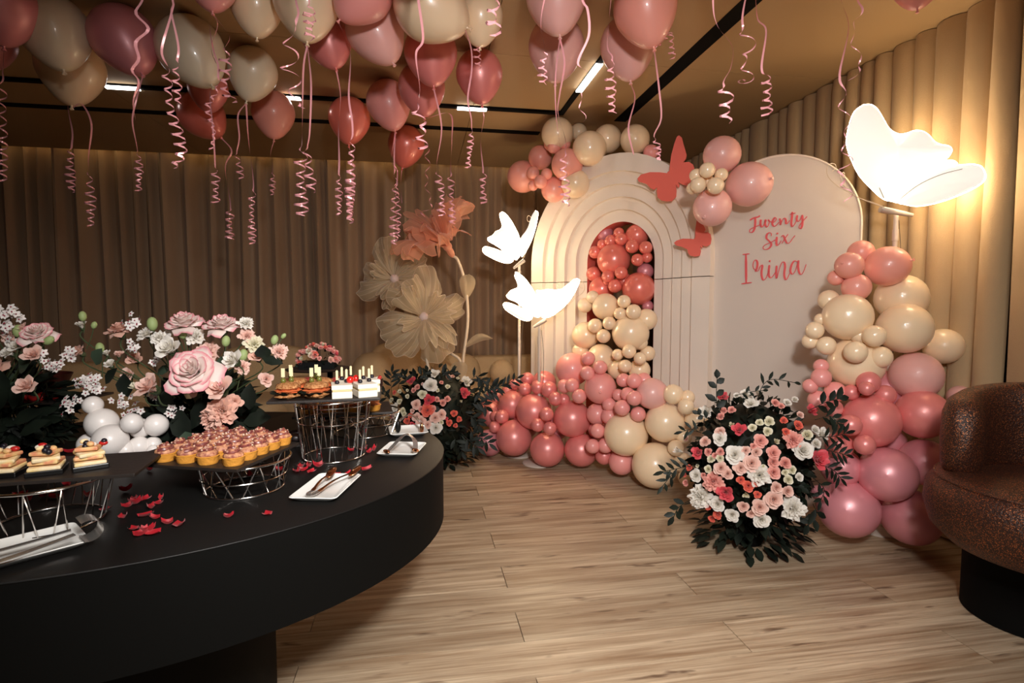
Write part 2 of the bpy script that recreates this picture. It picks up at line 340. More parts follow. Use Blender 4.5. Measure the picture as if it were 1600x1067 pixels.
# ------------------------------------------------------------------ arch and lettered panel
def gz(x, y, z): return at(x, y, z)
aR = at(1108, 478, 3.65); aL = at(830, 478, 4.75); aR.z = aL.z = 0
U_ = (aR-aL).normalized(); N_ = Vector((U_.y, -U_.x, 0));
if N_.dot(CC-aR) < 0: N_ = -N_
aC = (aR+aL)/2; HW = (aR-aL).length/2; SPR = 2.395-HW
arch = thing('stepped_arch', 'tall white stepped arch in two stacked sections with a round-topped opening', 'arch', aC)
def archpts(w, z0, z1, n=28):
    P = []
    if z1 <= SPR: return [(-w, z0), (-w, z1)], [(w, z1), (w, z0)]
    return [(-w, z0)]+[(-w*cos(pi*i/n), SPR+w*sin(pi*i/n)) for i in range(n+1)]+[(w, z0)]
def W3(u, z, d): return aC+U_*u+N_*d+Vector((0, 0, z))
JZ = 1.447
ws = [HW, HW-.128, HW-.2185, HW-.309, HW-.3995, HW-.49]
def band(q, wo, wi, d0, d1, z0, z1, n=30):
    """one stepped layer between half widths wo and wi, from depth d0 (back) to d1 (front)"""
    def loop(w, d):
        if z1 is None: return [W3(-w, z0, d)]+[W3(-w*cos(pi*i/n), SPR+w*sin(pi*i/n), d) for i in range(n+1)]+[W3(w, z0, d)]
    A, B, C_, D = loop(wo, d0), loop(wo, d1), loop(wi, d1), loop(wi, d0); m = len(A)
    q.add(A+B+C_+D, [(a*m+i, a*m+i+1, b*m+i+1, b*m+i) for a, b in ((0,1),(1,2),(2,3),(3,0)) for i in range(m-1)]+[(0, m, 2*m, 3*m), (m-1, 2*m-1, 3*m-1, 4*m-1)])
for k in range(5):
    f = -.036*k
    q = MB(); band(q, ws[k], ws[k+1], -.30, f, JZ+.003, None); q.build('upper_arch_layer', M['white'], arch)
    for s in (-1, 1):
        q = MB(); a, b = sorted((s*ws[k], s*ws[k+1]))
        q.prism([W3(a, 0, -.30), W3(b, 0, -.30), W3(b, 0, f), W3(a, 0, f)], (0, 0, JZ-.003)); q.build('lower_arch_layer', M['white'], arch, False)
q = MB(); 
for s in (-1, 1): q.prism([W3(s*(ws[5]+.02), JZ-.05, -.2), W3(s*(HW-.02), JZ-.05, -.2), W3(s*(HW-.02), JZ-.05, -.19), W3(s*(ws[5]+.02), JZ-.05, -.19)], (0, 0, .1))
q.build('joining_batten', M['seam'], arch, False)
q = MB(); n = 30; w_ = ws[5]-.001
A = [W3(-w_, .0, -.144)]+[W3(-w_*cos(pi*i/n), SPR+w_*sin(pi*i/n), -.144) for i in range(n+1)]+[W3(w_, 0, -.144)]
q.add(A+[p-N_*.16 for p in A], [(i, i+1, len(A)+i+1, len(A)+i) for i in range(len(A)-1)]); q.build('coral_intrados', M['coral'], arch)  # inner face of the arch opening, coloured coral

pR = Vector((2.53, 2.80, 0)); pdir = (pR-at(1108, 478, 3.72)*1); pdir.z = 0; pdir.normalize(); PWD = .93
pL = pR-pdir*PWD; pN = Vector((pdir.y, -pdir.x, 0))
if pN.dot(CC-pR) < 0: pN = -pN
pC = (pR+pL)/2
ptop = onplane(1234, 240.5, pR, pN).z
panel = thing('lettered_backdrop', 'white round-topped panel with coral lettering, between the arch and balloon column', 'backdrop', pC)
hw = PWD/2; sp = ptop-hw
out = [pC-pdir*hw]+[pC+pdir*(-hw*cos(pi*i/36))+Vector((0, 0, sp+hw*sin(pi*i/36))) for i in range(37)]+[pC+pdir*hw]
q = MB(); q.prism(out, -pN*.045); q.build('board', M['panel'], panel, False)
q = MB(); q.tube([p+pN*.001 for p in out], .007, 6); q.build('edge_trim', M['white'], panel)
# brushed lettering, cut from acrylic and glued to the board
def lettering(strokes, thick=1.0):
    q = MB(); bx, by, sc = 1150, 320, 8.21
    for pts, wd in strokes:
        P2 = smooth_path([(x, y, 0) for x, y in pts], 6) if len(pts) > 2 else [Vector((pts[0][0]+(pts[-1][0]-pts[0][0])*t/4, pts[0][1]+(pts[-1][1]-pts[0][1])*t/4, 0)) for t in range(5)]
        L_, R_ = [], []; N = len(P2)
        for i, p in enumerate(P2):
            t = P2[min(i+1, N-1)]-P2[max(i-1, 0)]; t.normalize(); nn = Vector((-t.y, t.x, 0))
            h = (wd if wd else 4.5+8.5*max(0, t.y)**1.2*(.55+.45*abs(t.y)))*thick
            if i in (0, N-1): h *= .6
            L_.append(p+nn*h); R_.append(p-nn*h)
        lo = [onplane(bx+p.x/sc, by+p.y/sc, pR, pN)+pN*.0008 for p in L_]; ro = [onplane(bx+p.x/sc, by+p.y/sc, pR, pN)+pN*.0008 for p in R_]
        m = N; hi = pN*.006
        q.add([p+hi for p in lo]+[p+hi for p in ro]+lo+ro, [(i, i+1, m+i+1, m+i) for i in range(m-1)]+[(2*m+i, 3*m+i, 3*m+i+1, 2*m+i+1) for i in range(m-1)]+[(i, 2*m+i, 2*m+i+1, i+1) for i in range(m-1)]+[(m+i, m+i+1, 3*m+i+1, 3*m+i) for i in range(m-1)]+[(0, m, 3*m, 2*m), (m-1, 3*m-1, 4*m-1, 2*m-1)])
    return q
T1 = [([(182,198),(215,176),(250,164),(285,156),(311,140)],8), ([(248,166),(250,215),(247,272),(238,312),(218,346),(196,356),(176,345),(184,318),(215,298),(250,282),(290,266),(322,250)],None),
 ([(322,190),(316,238),(328,284),(352,272),(374,222),(384,190),(375,245),(396,286),(420,258),(430,214),(416,192),(432,212),(462,222)],None), ([(466,234),(500,216),(520,184),(504,164),(480,192),(468,242),(490,277),(520,262),(556,222)],None),
 ([(560,176),(574,215),(573,258),(600,192),(626,172),(642,198),(644,242),(664,238),(690,200)],None), ([(726,92),(720,160),(711,238),(724,281),(754,250),(776,208)],None), ([(690,126),(765,105)],6), ([(790,134),(780,185),(796,214),(826,190),(846,136)],None), ([(852,130),(856,200),(850,268),(831,305),(810,291),(825,252),(870,200),(914,148)],None)]
T2 = [([(452,402),(457,372),(432,358),(400,380),(394,428),(428,464),(455,500),(440,545),(400,571),(362,570),(350,546),(375,516),(430,490),(480,466),(512,446)],None), ([(527,410),(520,485),(530,522),(560,498),(582,458)],None), ([(524,378),(534,366),(544,368)],9), ([(580,412),(608,394),(630,440),(655,490),(690,485),(730,430),(760,394)],None), ([(672,376),(632,430),(590,496)],5)]
T3 = [([(130,636),(133,1006)],14), ([(88,638),(176,629)],7), ([(72,1014),(204,996)],8), ([(266,838),(232,820),(220,770),(236,720),(262,710),(278,750),(271,810),(256,850),(290,842),(312,790),(345,768)],None), ([(344,772),(330,860),(336,930),(356,966),(386,940),(410,882),(428,846)],None), ([(432,772),(422,850),(426,912),(450,936),(486,900),(516,850)],None), ([(430,732),(436,722),(442,724)],12),
 ([(524,780),(518,870),(526,942),(556,830),(590,744),(620,738),(632,790),(621,880),(630,944),(652,956),(692,876)],None), ([(792,732),(752,720),(716,770),(700,850),(726,890),(760,850),(786,770),(801,716),(800,800),(816,876),(846,890),(880,830),(902,762)],None)]
for T in (T1, T2, T3): lettering(T).build('lettering', M['letter'], panel, False)

# coral card butterflies fixed on the arch
B1 = [(410,58),(432,75),(440,110),(456,165),(469,215),(464,245),(443,272),(490,269),(520,288),(531,320),(522,365),(505,405),(495,440),(470,457),(440,449),(403,429),(414,452),(410,472),(398,468),(386,446),(389,500),(386,545),(352,580),(310,582),(272,576),(242,553),(234,500),(240,468),(214,490),(185,478),(152,444),(92,426),(80,402),(108,370),(180,350),(260,351),(317,358),(322,344),(334,343),(340,285),(350,212),(374,122),(394,68)]
B2 = [(553,720),(541,800),(540,868),(528,882),(500,879),(440,877),(390,894),(371,911),(386,932),(430,942),(478,964),(482,990),(500,1014),(540,1021),(574,1014),(583,980),(576,944),(582,937),(592,952),(600,944),(591,931),(630,940),(660,922),(667,880),(660,842),(636,826),(608,828),(620,808),(610,782),(590,750)]
def cutout(pts, off, lab):
    P0 = aC+N_*off; P = [onplane(980+x/5.08, 200+y/5.08, P0, N_) for x, y in pts]
    c = sum(P, Vector())/len(P)
    q = MB(); q.prism(P, -N_*.006)
    cn = MB(); cn.tube([c-N_*.005, c-N_*(off+.02)], .012, 8)
    o = thing('paper_butterfly', lab, 'butterfly', c); q.build('wings', M['coral'], o, False); cn.build('mounting_peg', M['white'], o)
cutout(B1, .05, 'large coral card butterfly at the upper right of the white arch')
cutout(B2, .06, 'smaller coral card butterfly low on the arch under a pink balloon')

# ------------------------------------------------------------------ balloons
def round_balloon_mesh(m):
    q = MB(); q.ball((0,0,0), 1, n=28, m=18, fn=lambda p: 1+(.06*max(0, -p.z)**3)); me = q.mesh('round_balloon'); me.materials.append(M[m]); return me
def knot_mesh(m):
    q = MB(); q.lathe([(.10, -1.02), (.05, -1.08), (.035, -1.12), (.085, -1.18), (.075, -1.20), (0, -1.19)], 10); me = q.mesh('knot'); me.materials.append(M[m]); return me
RB = {}; KN = {}
def rmesh(m):
    if m not in RB: RB[m] = round_balloon_mesh(m); KN[m] = knot_mesh(m)
    return RB[m]
def aimq(d): return Vector((0, 0, -1)).rotation_difference(d)
def gballoon(parent, c, r, m, inward, knotpx=None, d=None, sc=(1,1,1)):
    o = obj('balloon', rmesh(m), None, parent); o.location = c-ORG[parent.name]; o.rotation_mode = 'QUATERNION'
    dirn = inward
    if knotpx: dirn = at(knotpx[0], knotpx[1], d-r*.75)-c
    o.rotation_quaternion = aimq(dirn.normalized()); o.scale = (r*sc[0], r*sc[1], r*sc[2])
    if knotpx: obj('knot', KN[m], None, o)
    return o
def zarch(x): return 1/(1/4.75+(x-830)/278*(1/3.65-1/4.75))
def garland(label, origin, items, dfun, inward):
    g = thing('balloon_garland', label, 'balloons', origin)
    for it in items:
        x, y, r, m, layer = it[:5]; k = it[5] if len(it) > 5 else None
        d = dfun(x, y)-layer*.07; R = r*d/FPX*sqrt(cosa(x)); c = at(x, y, d)
        if c.z-R < .0: 
            c.z = R+.001
        gballoon(g, c, R, m, inward, k, d)
    return g
def interp(x, T):
    if x <= T[0][0]: return T[0][1]
    for (a, b), (c, d) in zip(T, T[1:]):
        if x <= c: return b+(d-b)*(x-a)/(c-a)
    return T[-1][1]
P, K, I, C, V, L = 'pearl', 'pink', 'ivory', 'coralp', 'mauve', 'pale'
def dfront(x, y):
    b = interp(x, [(763, 4.5), (803, 4.35), (855, 4.2), (910, 4.13), (971, 3.88), (1023, 3.68), (1090, 3.56)])
    t = min(1, max(0, (700-y)/130)); return b+t*max(0, zarch(x)-.2-b)
LOW = [(803,684,28,P,0),(855,702,27,P,0),(908,703,26,P,0),(894,654,29,P,1),(834,643,28,P,1),(800,632,23,P,0),(766,645,22,P,0),(764,692,21,V,0),(850,598,19,P,0),(774,622,16,P,0),(868,668,20,V,-2),(820,665,20,V,-2),(940,668,22,K,-2),
 (824,592,10.5,P,1),(804,601,9,P,1),(793,612,10,P,1),(820,608,10.5,P,2),(841,605,11.5,P,2),(858,609,13,P,2),(868,623,11,P,3),(784,651,11,P,2.5),(774,650,9,P,1.5),(773,667,9,P,2.5),(854,647,11,P,4),(840,664,10.5,P,3.5),(859,669,10.5,P,3.5),(881,624,9.5,P,2),
 (894,577,26,K,1),(938,606,25,K,2,(938,610)),(919,560,11,K,3),(938,574,11,K,3),(918,583,11.5,K,4),(882,603,11,K,3),(894,602,11,K,3.5),(905,619,11.5,K,3.5),(974,594,11,K,2),(991,595,12,K,2.5),(1019,615,25,L,1),(966,617,9.5,K,2),(981,616,11.5,K,2.5),(991,622,12,K,3.5),(972,637,12.5,K,3.5),(997,647,12,K,2),(952,632,11,K,2),(933,647,17,K,1),(953,650,14,K,1.5),(934,673,11.5,K,3),(926,697,11.5,K,3),(946,696,12,K,2),(944,712,14,P,0),(971,722,20,K,0),(1006,594,12,K,1),
 (978,678,34.5,I,1),(1039,660,31.5,I,0),(1023,727,36,I,0),(1052,616,16,I,1),(1074,621,12,I,.5),(1072,635,13,I,1.5),(1089,655,19,I,0),(1056,700,13,I,1),(1068,682,13,I,0),(1066,722,16,I,0),(1072,746,13,I,0)]
MID = [(926,464,10,I,2),(914,477,11.5,I,2),(946,479,21,I,1),(975,471,10.5,I,2.5),(990,487,12,I,2.5),(969,490,10,I,2.5),(1010,499,17,I,-.5),(915,524,21.5,I,1),(985,520,29,I,1),(930,509,11.5,I,3),(952,505,10.5,I,3),(943,525,11,I,3),
 (965,554,9,I,3),(983,549,11,I,3.5),(1000,560,10,I,3),(977,572,10.5,I,3),(939,559,22,I,1),(965,577,16,I,.5),(999,578,17,I,.5),(1012,552,12,I,-.5),(907,548,13,I,1),(1000,535,12,I,.5)]
HOLE = [(959,406,26,C,.6),(998,451,26,C,.4),(940,452,20,C,.2),(995,368,18,C,-.5),(967,364,8.5,C,.5),(970.6,374,10,C,1),(954,376.5,9.5,C,1),(941,382,8,C,.5),(930,394,10,C,.6),(988,385,10.7,C,1.2),(1009,387,10.5,C,.8),(996,406,9.8,C,1.2),(950,432,10,C,2.2),(970.6,426,10.3,C,2.2),(961,447,10.7,C,2.2),(928,428,12,C,-.4),(1008,424,13,V,-.6),(1011,402,8.5,C,.2),(948,440,6,C,1.6),(1012,478,9,V,-.4),(975,440,14,C,-.3),(945,365,13,V,-1.2),(968,346+34,18,V,-1.6)]
def dmid(x, y): return zarch(x)-.02+.0*y
def dhole(x, y): return zarch(x)+.16
g0 = at(930, 700, 4.1); g0.z = 0
g = thing('balloon_garland', 'balloon garland in rose, pink, ivory and coral spilling through the arch onto the floor', 'balloons', g0)
for items, df in ((LOW, dfront), (MID, dmid), (HOLE, dhole)):
    for it in items:
        x, y, r, m, layer = it[:5]; k = it[5] if len(it) > 5 else None
        d = df(x, y)-layer*.06; R = r*d/FPX*sqrt(cosa(x)); c = at(x, y, d)
        if c.z < R: c.z = R+.001
        gballoon(g, c, R, m, -N_+Vector((0, 0, -.4)), k, d)
garland('cluster of coral and ivory balloons along the top left shoulder of the arch', at(880, 260, 4.3),
 [(817,276,24.5,'peach',1),(844,246,18.5,'peach',1),(886,257,24.5,'peach',2),(865,296,19.5,'peach',1),(860,225,10.5,'peach',2),(866,229,11,'peach',3),(882,225,9.5,'peach',2),(833,270,10,'peach',3),(854,272,9,'peach',3),(845,284,10.5,'peach',3.5),(833,290,8,'peach',2.5),
  (871,209,25,I,2.6),(921,232,26.5,I,1),(949,217,22,I,-1.5),(992,218,23,I,-2),(904,206,13,I,-2),(899,287,22,I,.8),(1017,238,12,K,-2.6)], lambda x, y: zarch(x)-.05, -N_)
garland('three pink balloons with small ivory balloons between the arch and the lettered panel', at(1130, 290, 3.45),
 [(1128,242,29.5,L,-.3),(1170,288,35.5,L,0,(1197,281)),(1113,324,30,L,0,(1099,341)),(1105,266,12.5,I,2.4),(1127,273,10.5,I,2),(1118,290,13.5,I,2.6),(1091,289,12.5,I,2),(1087.5,274,10.5,I,1.4),(1082,294,9.5,I,1.2),(1105,282,10,I,1)], lambda x, y: 3.30, Vector((.5,.8,0)))
cb = at(1380, 700, 2.85); cb.z = 0
garland('tall column of rose, ivory and coral balloons right of the lettered panel', cb,
 [(1345,395,21,'peach',-1),(1327,415,22.5,'peach',1,(1315,410)),(1386,416,34,'peach',.5,(1418,408)),(1306,434,13,'peach',0),(1338,449,23,'peach',.8),
  (1324,495,39,I,1),(1413,513,43,I,1),(1408,466,41,I,-.5),(1295,469,17,I,-.2),(1338,567,44,I,.5),(1474,541,31,I,-1),(1366,525,18.5,I,2.6),(1337,550,18.5,I,2.6),(1376,558,18.5,I,2.2),(1273,516,14.5,I,.8),(1291,540,15.5,I,1),(1266,533,13,I,.2),(1282,499,10,I,.2),(1343,524,14,I,1.6),
  (1431,587,41,L,.4),(1283,572,12,K,.8),(1283,590,16,K,1),(1266,603,12,K,.6),(1305,612,17,K,.4),(1278,625,16,K,.2),(1302,638,15,K,.2),
  (1357,597,18.5,P,2),(1354,607,12,P,2.6),(1383,617,17,P,1.6),(1330,613,13,P,1),(1361,657,45,P,1),(1441,647,42,P,.8),(1329,664,18,P,2.6),(1351,695,17,P,2.8),(1311,696,22,P,1.2),(1386,741,46,V,1.6),(1444,722,40,V,.4),(1325,794,48,V,.4),(1424,808,47,V,.4),(1314,730,32,V,.2),(1280,770,13,V,.4),(1500,620,20,L,-1.2),(1385,690,30,V,-1),(1385,610,34,V,-1.2),(1370,790,30,V,-1)],
 lambda x, y: interp(y, [(400, 2.86), (560, 2.86), (650, 2.82), (800, 2.80)]) - max(0, x-1400)*.0012, Vector((.6,.6,-.2)))

# helium balloons under the ceiling
def helium_mesh(m):
    q = MB(); prof = [(0, -1.26)]
    for i in range(1, 25):
        t = pi*i/24; z = -cos(t); r = sin(t)
        if z < 0: r *= 1-.10*(-z)**1.5; z = z*(1+.26*(-z)**2)
        prof.append((max(r, 0.0005), z*1.0))
    q.lathe(prof, 30); me = q.mesh('helium_balloon', weld=True); me.materials.append(M[m]); return me
def hknot_mesh(m):
    q = MB(); q.lathe([(.06, -1.22), (.035, -1.28), (.03, -1.31), (.07, -1.38), (.06, -1.395), (0, -1.38)], 10); me = q.mesh('knot'); me.materials.append(M[m]); return me
HM = {}; HK = {}
def ribbon_mb(pts, width, curl_at, amp, pitch, seed=0):
    """flat ribbon along pts; past arc length fraction curl_at it winds into a helix of radius amp"""
    rnd = random.Random(seed); ax = smooth_path(pts, 10); L = [0]
    for a, b in zip(ax, ax[1:]): L.append(L[-1]+(b-a).length)
    tot = L[-1]; q = MB(); nres = max(40, int(tot/.005)) if curl_at < 1 else max(24, int(tot/.012)); nres = min(nres, 260); v = []
    j = 0; ph = rnd.uniform(0, 6.28); cth = ph; last = 0
    def P_(s):
        nonlocal j
        while j < len(L)-2 and L[j+1] < s: j += 1
        t = (s-L[j])/max(1e-6, L[j+1]-L[j]); return ax[j].lerp(ax[j+1], min(1, t)), (ax[j+1]-ax[j]).normalized()
    for i in range(nres+1):
        s = tot*i/nres; p, t = P_(s); u = (s-curl_at*tot)/(tot*max(.001, 1-curl_at)) if curl_at < 1 else -1
        k = min(1, max(0, u*6)); pit = pitch*(1.15-.45*max(0, u)) ; cth += (s-last)/pit*2*pi*(k if u > -.05 else 0)+(s-last)*5; last = s
        a1 = CR; a2 = Vector((CF.x, CF.y, 0)).normalized()
        rad = a1*cos(cth)+a2*sin(cth); tan = -a1*sin(cth)+a2*cos(cth)
        R = amp*1.25*k*(1+.3*sin(9*u+seed)); c = p+rad*R
        wd = (tan*(1-k)+ (t*.8+tan*.2)*k).normalized()*width/2
        if i == nres: wd *= .2
        v += [c-wd, c+wd]
    q.add(v, [(2*i, 2*i+1, 2*i+3, 2*i+2) for i in range(nres)])
    return q
SEED = [0]
def ribbon(parent, px, d, curl_y=None, amp=5, pitch=12, wpx=3.2, name='ribbon'):
    """px: pixel-described hang line at depth d; curl starts where the line passes y = curl_y"""
    SEED[0] += 1; P3 = [at(x, y, d) for x, y in px]; ax = smooth_path([(x, y, 0) for x, y in px], 10); ca = 1.0
    if curl_y is not None:
        L = [0]
        for a, b in zip(ax, ax[1:]): L.append(L[-1]+(b-a).length)
        ca = next((L[i]/L[-1] for i, p in enumerate(ax) if p.y >= curl_y), .98)
    q = ribbon_mb(P3, wpx*d/FPX, ca, amp*d/FPX, pitch*d/FPX, SEED[0])
    return q.build('ribbon', M['ribbon'], parent)
def helium(x, y, w, h, m, tip, label, ribbons=()):
    if m not in HM: HM[m] = helium_mesh(m); HK[m] = hknot_mesh(m)
    zc = HC-.165; r0 = ray(x, y); d = (zc-EYE)/r0.z; R = w/2*d/FPX*sqrt(cosa(x))
    R = min(.2, max(.11, R)); zc = HC-R*1.03; d = (zc-EYE)/r0.z; c = at(x, y, d)
    b = thing('helium_balloon', label, 'balloon', c, 'helium balloons under the ceiling')
    dirn = (at(tip[0], tip[1], d)-c) if tip else Vector((0, 0, -1))
    if tip:
        dirn.normalize(); k = h/2*d/FPX/R*.8
    o = obj('skin', HM[m], None, b); o.rotation_mode = 'QUATERNION'; o.rotation_quaternion = aimq(dirn.normalized()); o.scale = (R, R, R*1.02)
    n = obj('knot', HK[m], None, b); n.rotation_mode = 'QUATERNION'; n.rotation_quaternion = o.rotation_quaternion; n.scale = (R, R, R*1.02)
    kp = pxof(c+dirn.normalized()*R*1.38)
    for (pts, cy, amp, pitch, wp) in ribbons: ribbon(b, [(kp[0], kp[1])]+pts, kp[2], cy, amp, pitch, wp)
    return b
def offballoon(x, d, m, label, ribs):
    """a balloon at the ceiling above the picture's top edge, whose ribbons hang into view"""
    if m not in HM: HM[m] = helium_mesh(m); HK[m] = hknot_mesh(m)
    R = .14; c = at(x, 0, d); c.z = HC-R*1.03
    b = thing('helium_balloon', label, 'balloon', c, 'helium balloons above the top edge with ribbons hanging into view')
    o = obj('skin', HM[m], None, b); o.scale = (R, R, R); n = obj('knot', HK[m], None, b); n.scale = (R, R, R)
    kp = pxof(c+Vector((0, 0, -R*1.38)))
    for (pts, cy, amp, pitch, wp) in ribs: ribbon(b, [(kp[0], kp[1])]+pts, kp[2], cy, amp, pitch, wp)
helium(2,8,116,120,V,None,'rose balloon cut by the top left corner of the photo', [([(4,115),(2,150),(5,200),(2,240),(4,285)],112,5,22,3)])
helium(-14,66,52,70,V,None,'dark rose balloon half outside the left edge, below the corner balloon')
helium(84,46,116,128,'cream',(100,112),'large ivory balloon at top left overlapping a peach one below')
helium(111,106,104,112,'ivory',(112,162),'dim peach balloon near the left edge partly hidden by an ivory one', [([(112,135),(106,165),(113,205),(112,228),(109,262),(112,300)],228,5,13,2.6), ([(128,163),(143,195),(138,250),(141,300),(142,355)],262,5,16,2.6)])
helium(193,60,106,130,V,(226,124),'big mauve balloon hanging left of the lit ceiling segment', [([(212,160),(207,190),(214,230),(217,262),(216,298)],236,4,11,2.4)])
helium(298,78,106,108,'cream',(330,132),'off-white balloon tilted beside the mauve one, over a coral balloon', [([(328,150),(333,205),(336,255),(337,318)],258,4.5,13,2.4)])
helium(325,138,64,70,P,None,'rose balloon squeezed between the off-white and coral balloons')
helium(315,179,74,80,'coralp',(349,219),'coral balloon tilted to the right, lowest of the left group', [([(362,236),(352,262),(360,318),(358,345),(359,374)],322,4.5,11,2.4)])
helium(395,112,78,100,'cream',(384,164),'off-white upright balloon just left of the bright peach balloon', [([(388,215),(396,285),(393,320),(394,382)],290,4,12,2.4), ([(372,180),(374,215),(370,240),(374,262),(377,281)],238,4,14,2.2)])
helium(427,176,68,84,'peach',(428,222),'glowing peach balloon low in the ceiling group, above the dark curtain', [([(423,240),(426,262),(425,304)],268,3.5,10,2.2)])
helium(400,8,84,100,'ivory',None,'shaded tan balloon at the top edge between two off-white balloons')
helium(330,-34,66,80,'pink',(332,11),'pink balloon at the top edge with three ribbons in front of off-white one', [([(328,45),(334,80),(341,105),(338,142),(324,168),(334,205),(330,235)],112,3,15,3), ([(358,56),(352,76),(352,110),(350,140),(362,157)],70,6,17,3.6), ([(340,40),(330,75),(338,100)],None,3,15,2.4)])
helium(478,2,104,120,'ivory',(480,64),'large ivory balloon at top, above the rose one left of centre', [([(474,110),(472,215),(469,265),(472,338)],226,7,19,2.8), ([(486,130),(484,205),(480,240),(487,300)],232,6,20,2.8)])
helium(568,-14,94,100,'pink',(534,27),'rose-pink balloon cropped by the top edge, left of the big ivory one', [([(547,80),(545,150),(551,200),(548,260),(546,345)],208,5.5,15,3)])
helium(511,60,80,96,P,(524,104),'deep rose balloon behind the large ivory one, left of centre', [([(532,150),(529,200),(530,250),(529,290),(530,337)],268,4,12,2.6)])
helium(586,47,93,100,L,(610,91),'pale pink balloon under the rose-pink one at centre top')
helium(670,8,110,116,'ivory',(704,28),'cream balloon at top centre above two coral-rose balloons', [([(725,40),(736,75),(737,110),(731,155),(737,195),(731,262)],198,3.5,10,2.6)])
helium(673,82,84,96,'pearl',(677,128),'coral-rose balloon right under the cream balloon at top centre', [([(690,200),(682,262),(690,300),(689,336)],266,4.5,13,2.6)])
helium(659,136,74,94,'pearl',(663,182),'coral-rose balloon behind and left of its twin under the cream balloon', [([(703,178),(706,220),(704,268),(707,350)],268,4,13,2.6)])
helium(607,161,70,88,'pink',(618,208),'mid-pink balloon between two coral balloons near the black slot', [([(612,250),(621,270),(615,320),(615,340),(616,382)],282,5,16,2.8), ([(616,250),(620,300),(622,330),(623,370)],262,3,15,2.2)])
helium(546,185,66,84,'coralp',(545,229),'coral balloon crossing the black ceiling slot, right of the glowing peach one', [([(551,250),(547,290),(548,348)],234,5,17,3)])
helium(635,226,58,72,'coralp',(628,264),'lowest coral balloon of the middle group, against the curtain top', [([(626,290),(628,318)],None,3,10,2.4), ([(664,232),(668,262),(666,290),(674,320),(660,334),(665,352)],262,3,30,2.4)])
helium(749,116,74,94,'pearl',(753,162),'single rose balloon directly above the right-hand lit segment', [([(756,185),(751,220),(755,268),(754,292),(756,318)],268,4,11,2.6)])
helium(750,26,54,84,'ivory',None,'faint tan balloon behind, just above the single rose balloon', [([(746,50),(744,70),(747,107)],55,4,14,2.6)])
helium(869,-6,97,108,L,(874,49),'pale pink balloon at top edge stacked before another right of centre', [([(882,100),(874,150),(872,178),(884,222),(880,262),(885,322)],236,6,15,2.8), ([(868,120),(869,180),(876,236)],None,4,15,2.2)])
helium(869,73,88,98,L,(868,116),'pale pink balloon lower of the stacked pair right of centre')
helium(1008,12,101,128,'peach',(1021,72),'large bright peach balloon at the top edge right of centre', [([(1030,140),(1033,185),(1022,212),(1028,232),(1029,252)],214,4,10,2.8), ([(1046,52),(1049,66),(1050,90)],58,4,12,2.2)])
helium(981,71,88,106,L,(985,124),'pale pink balloon behind the large bright peach one', [([(992,155),(982,200),(990,242)],None,4,10,2.6)])
helium(1436,-40,70,80,'pink',None,'pink balloon barely showing at the top edge over the right wall')
OFFS = [(240,1.75,V,'balloon above the frame with broad wavy ribbon over the mauve balloon and a forked one',
  [([(224,-6),(212,20),(232,45),(212,66),(217,92),(206,110),(217,128),(208,160),(214,199)],None,9,38,4.6), ([(268,-6),(268,20),(253,75),(258,100),(262,130),(266,170),(283,235),(270,262)],92,6,20,3.4), ([(269,-6),(268,20),(279,75),(274,110),(278,162)],92,5,18,3.2)]),
 (470,1.85,P,'balloon above the frame with wavy ribbon and coil left of the large ivory balloon',
  [([(462,-6),(466,26),(449,62),(458,85),(447,105),(463,125),(456,150),(480,172)],18,6,50,4.4), ([(482,-6),(483,30),(482,60)],6,7,12,2.8)]),
 (654,1.95,'pink','balloon above the frame whose ribbon crosses the cream balloon at top centre', [([(653,-6),(661,60),(650,85),(656,140),(651,172),(662,200),(656,215),(664,234)],160,6,24,4)]),
 (768,1.65,P,'balloon above the frame with a short broad curl right of the tan balloon', [([(768,-20),(770,15),(769,30),(773,52)],-4,8,24,4.4)]),
 (880,1.7,L,'balloon above the frame with two ribbons over the stacked pale pink pair',
  [([(852,-6),(845,40),(851,75),(847,105),(849,132)],78,5,13,3), ([(908,-6),(918,15),(920,55),(903,98),(917,118),(904,155),(914,180),(909,191)],100,3,50,3.8)]),
 (955,1.98,'pink','balloon above the frame with one curly ribbon before the lower pale pink balloon', [([(955,-6),(949,70),(957,90),(953,120),(957,178)],88,6,15,3)]),
 (1115,1.68,P,'balloon above the frame with springy ribbon left of the black diagonal slot end', [([(1114,-6),(1120,38),(1144,72),(1142,105),(1130,130),(1134,160),(1132,191)],128,8,22,3.8)]),
 (1173,1.98,'ivory','balloon above the frame with zigzag ribbon and tight curl over the dark ceiling',
  [([(1166,-6),(1160,28),(1163,50),(1172,76),(1160,98),(1171,124),(1153,129)],34,6,34,3.2), ([(1180,-6),(1184,30),(1197,48),(1190,105),(1198,130),(1197,180)],112,6,15,3.2)]),
 (1326,1.85,'pink','balloon above the frame with the longest ribbon, hanging left of the large butterfly',
  [([(1314,-6),(1326,42),(1312,115),(1318,142),(1313,160),(1326,190),(1317,225),(1326,250),(1312,275),(1326,300),(1322,316)],120,4,40,3.6), ([(1338,-6),(1347,18),(1333,42),(1335,75),(1346,103),(1326,128)],4,3,44,3.8)])]
for a in OFFS: offballoon(*a)
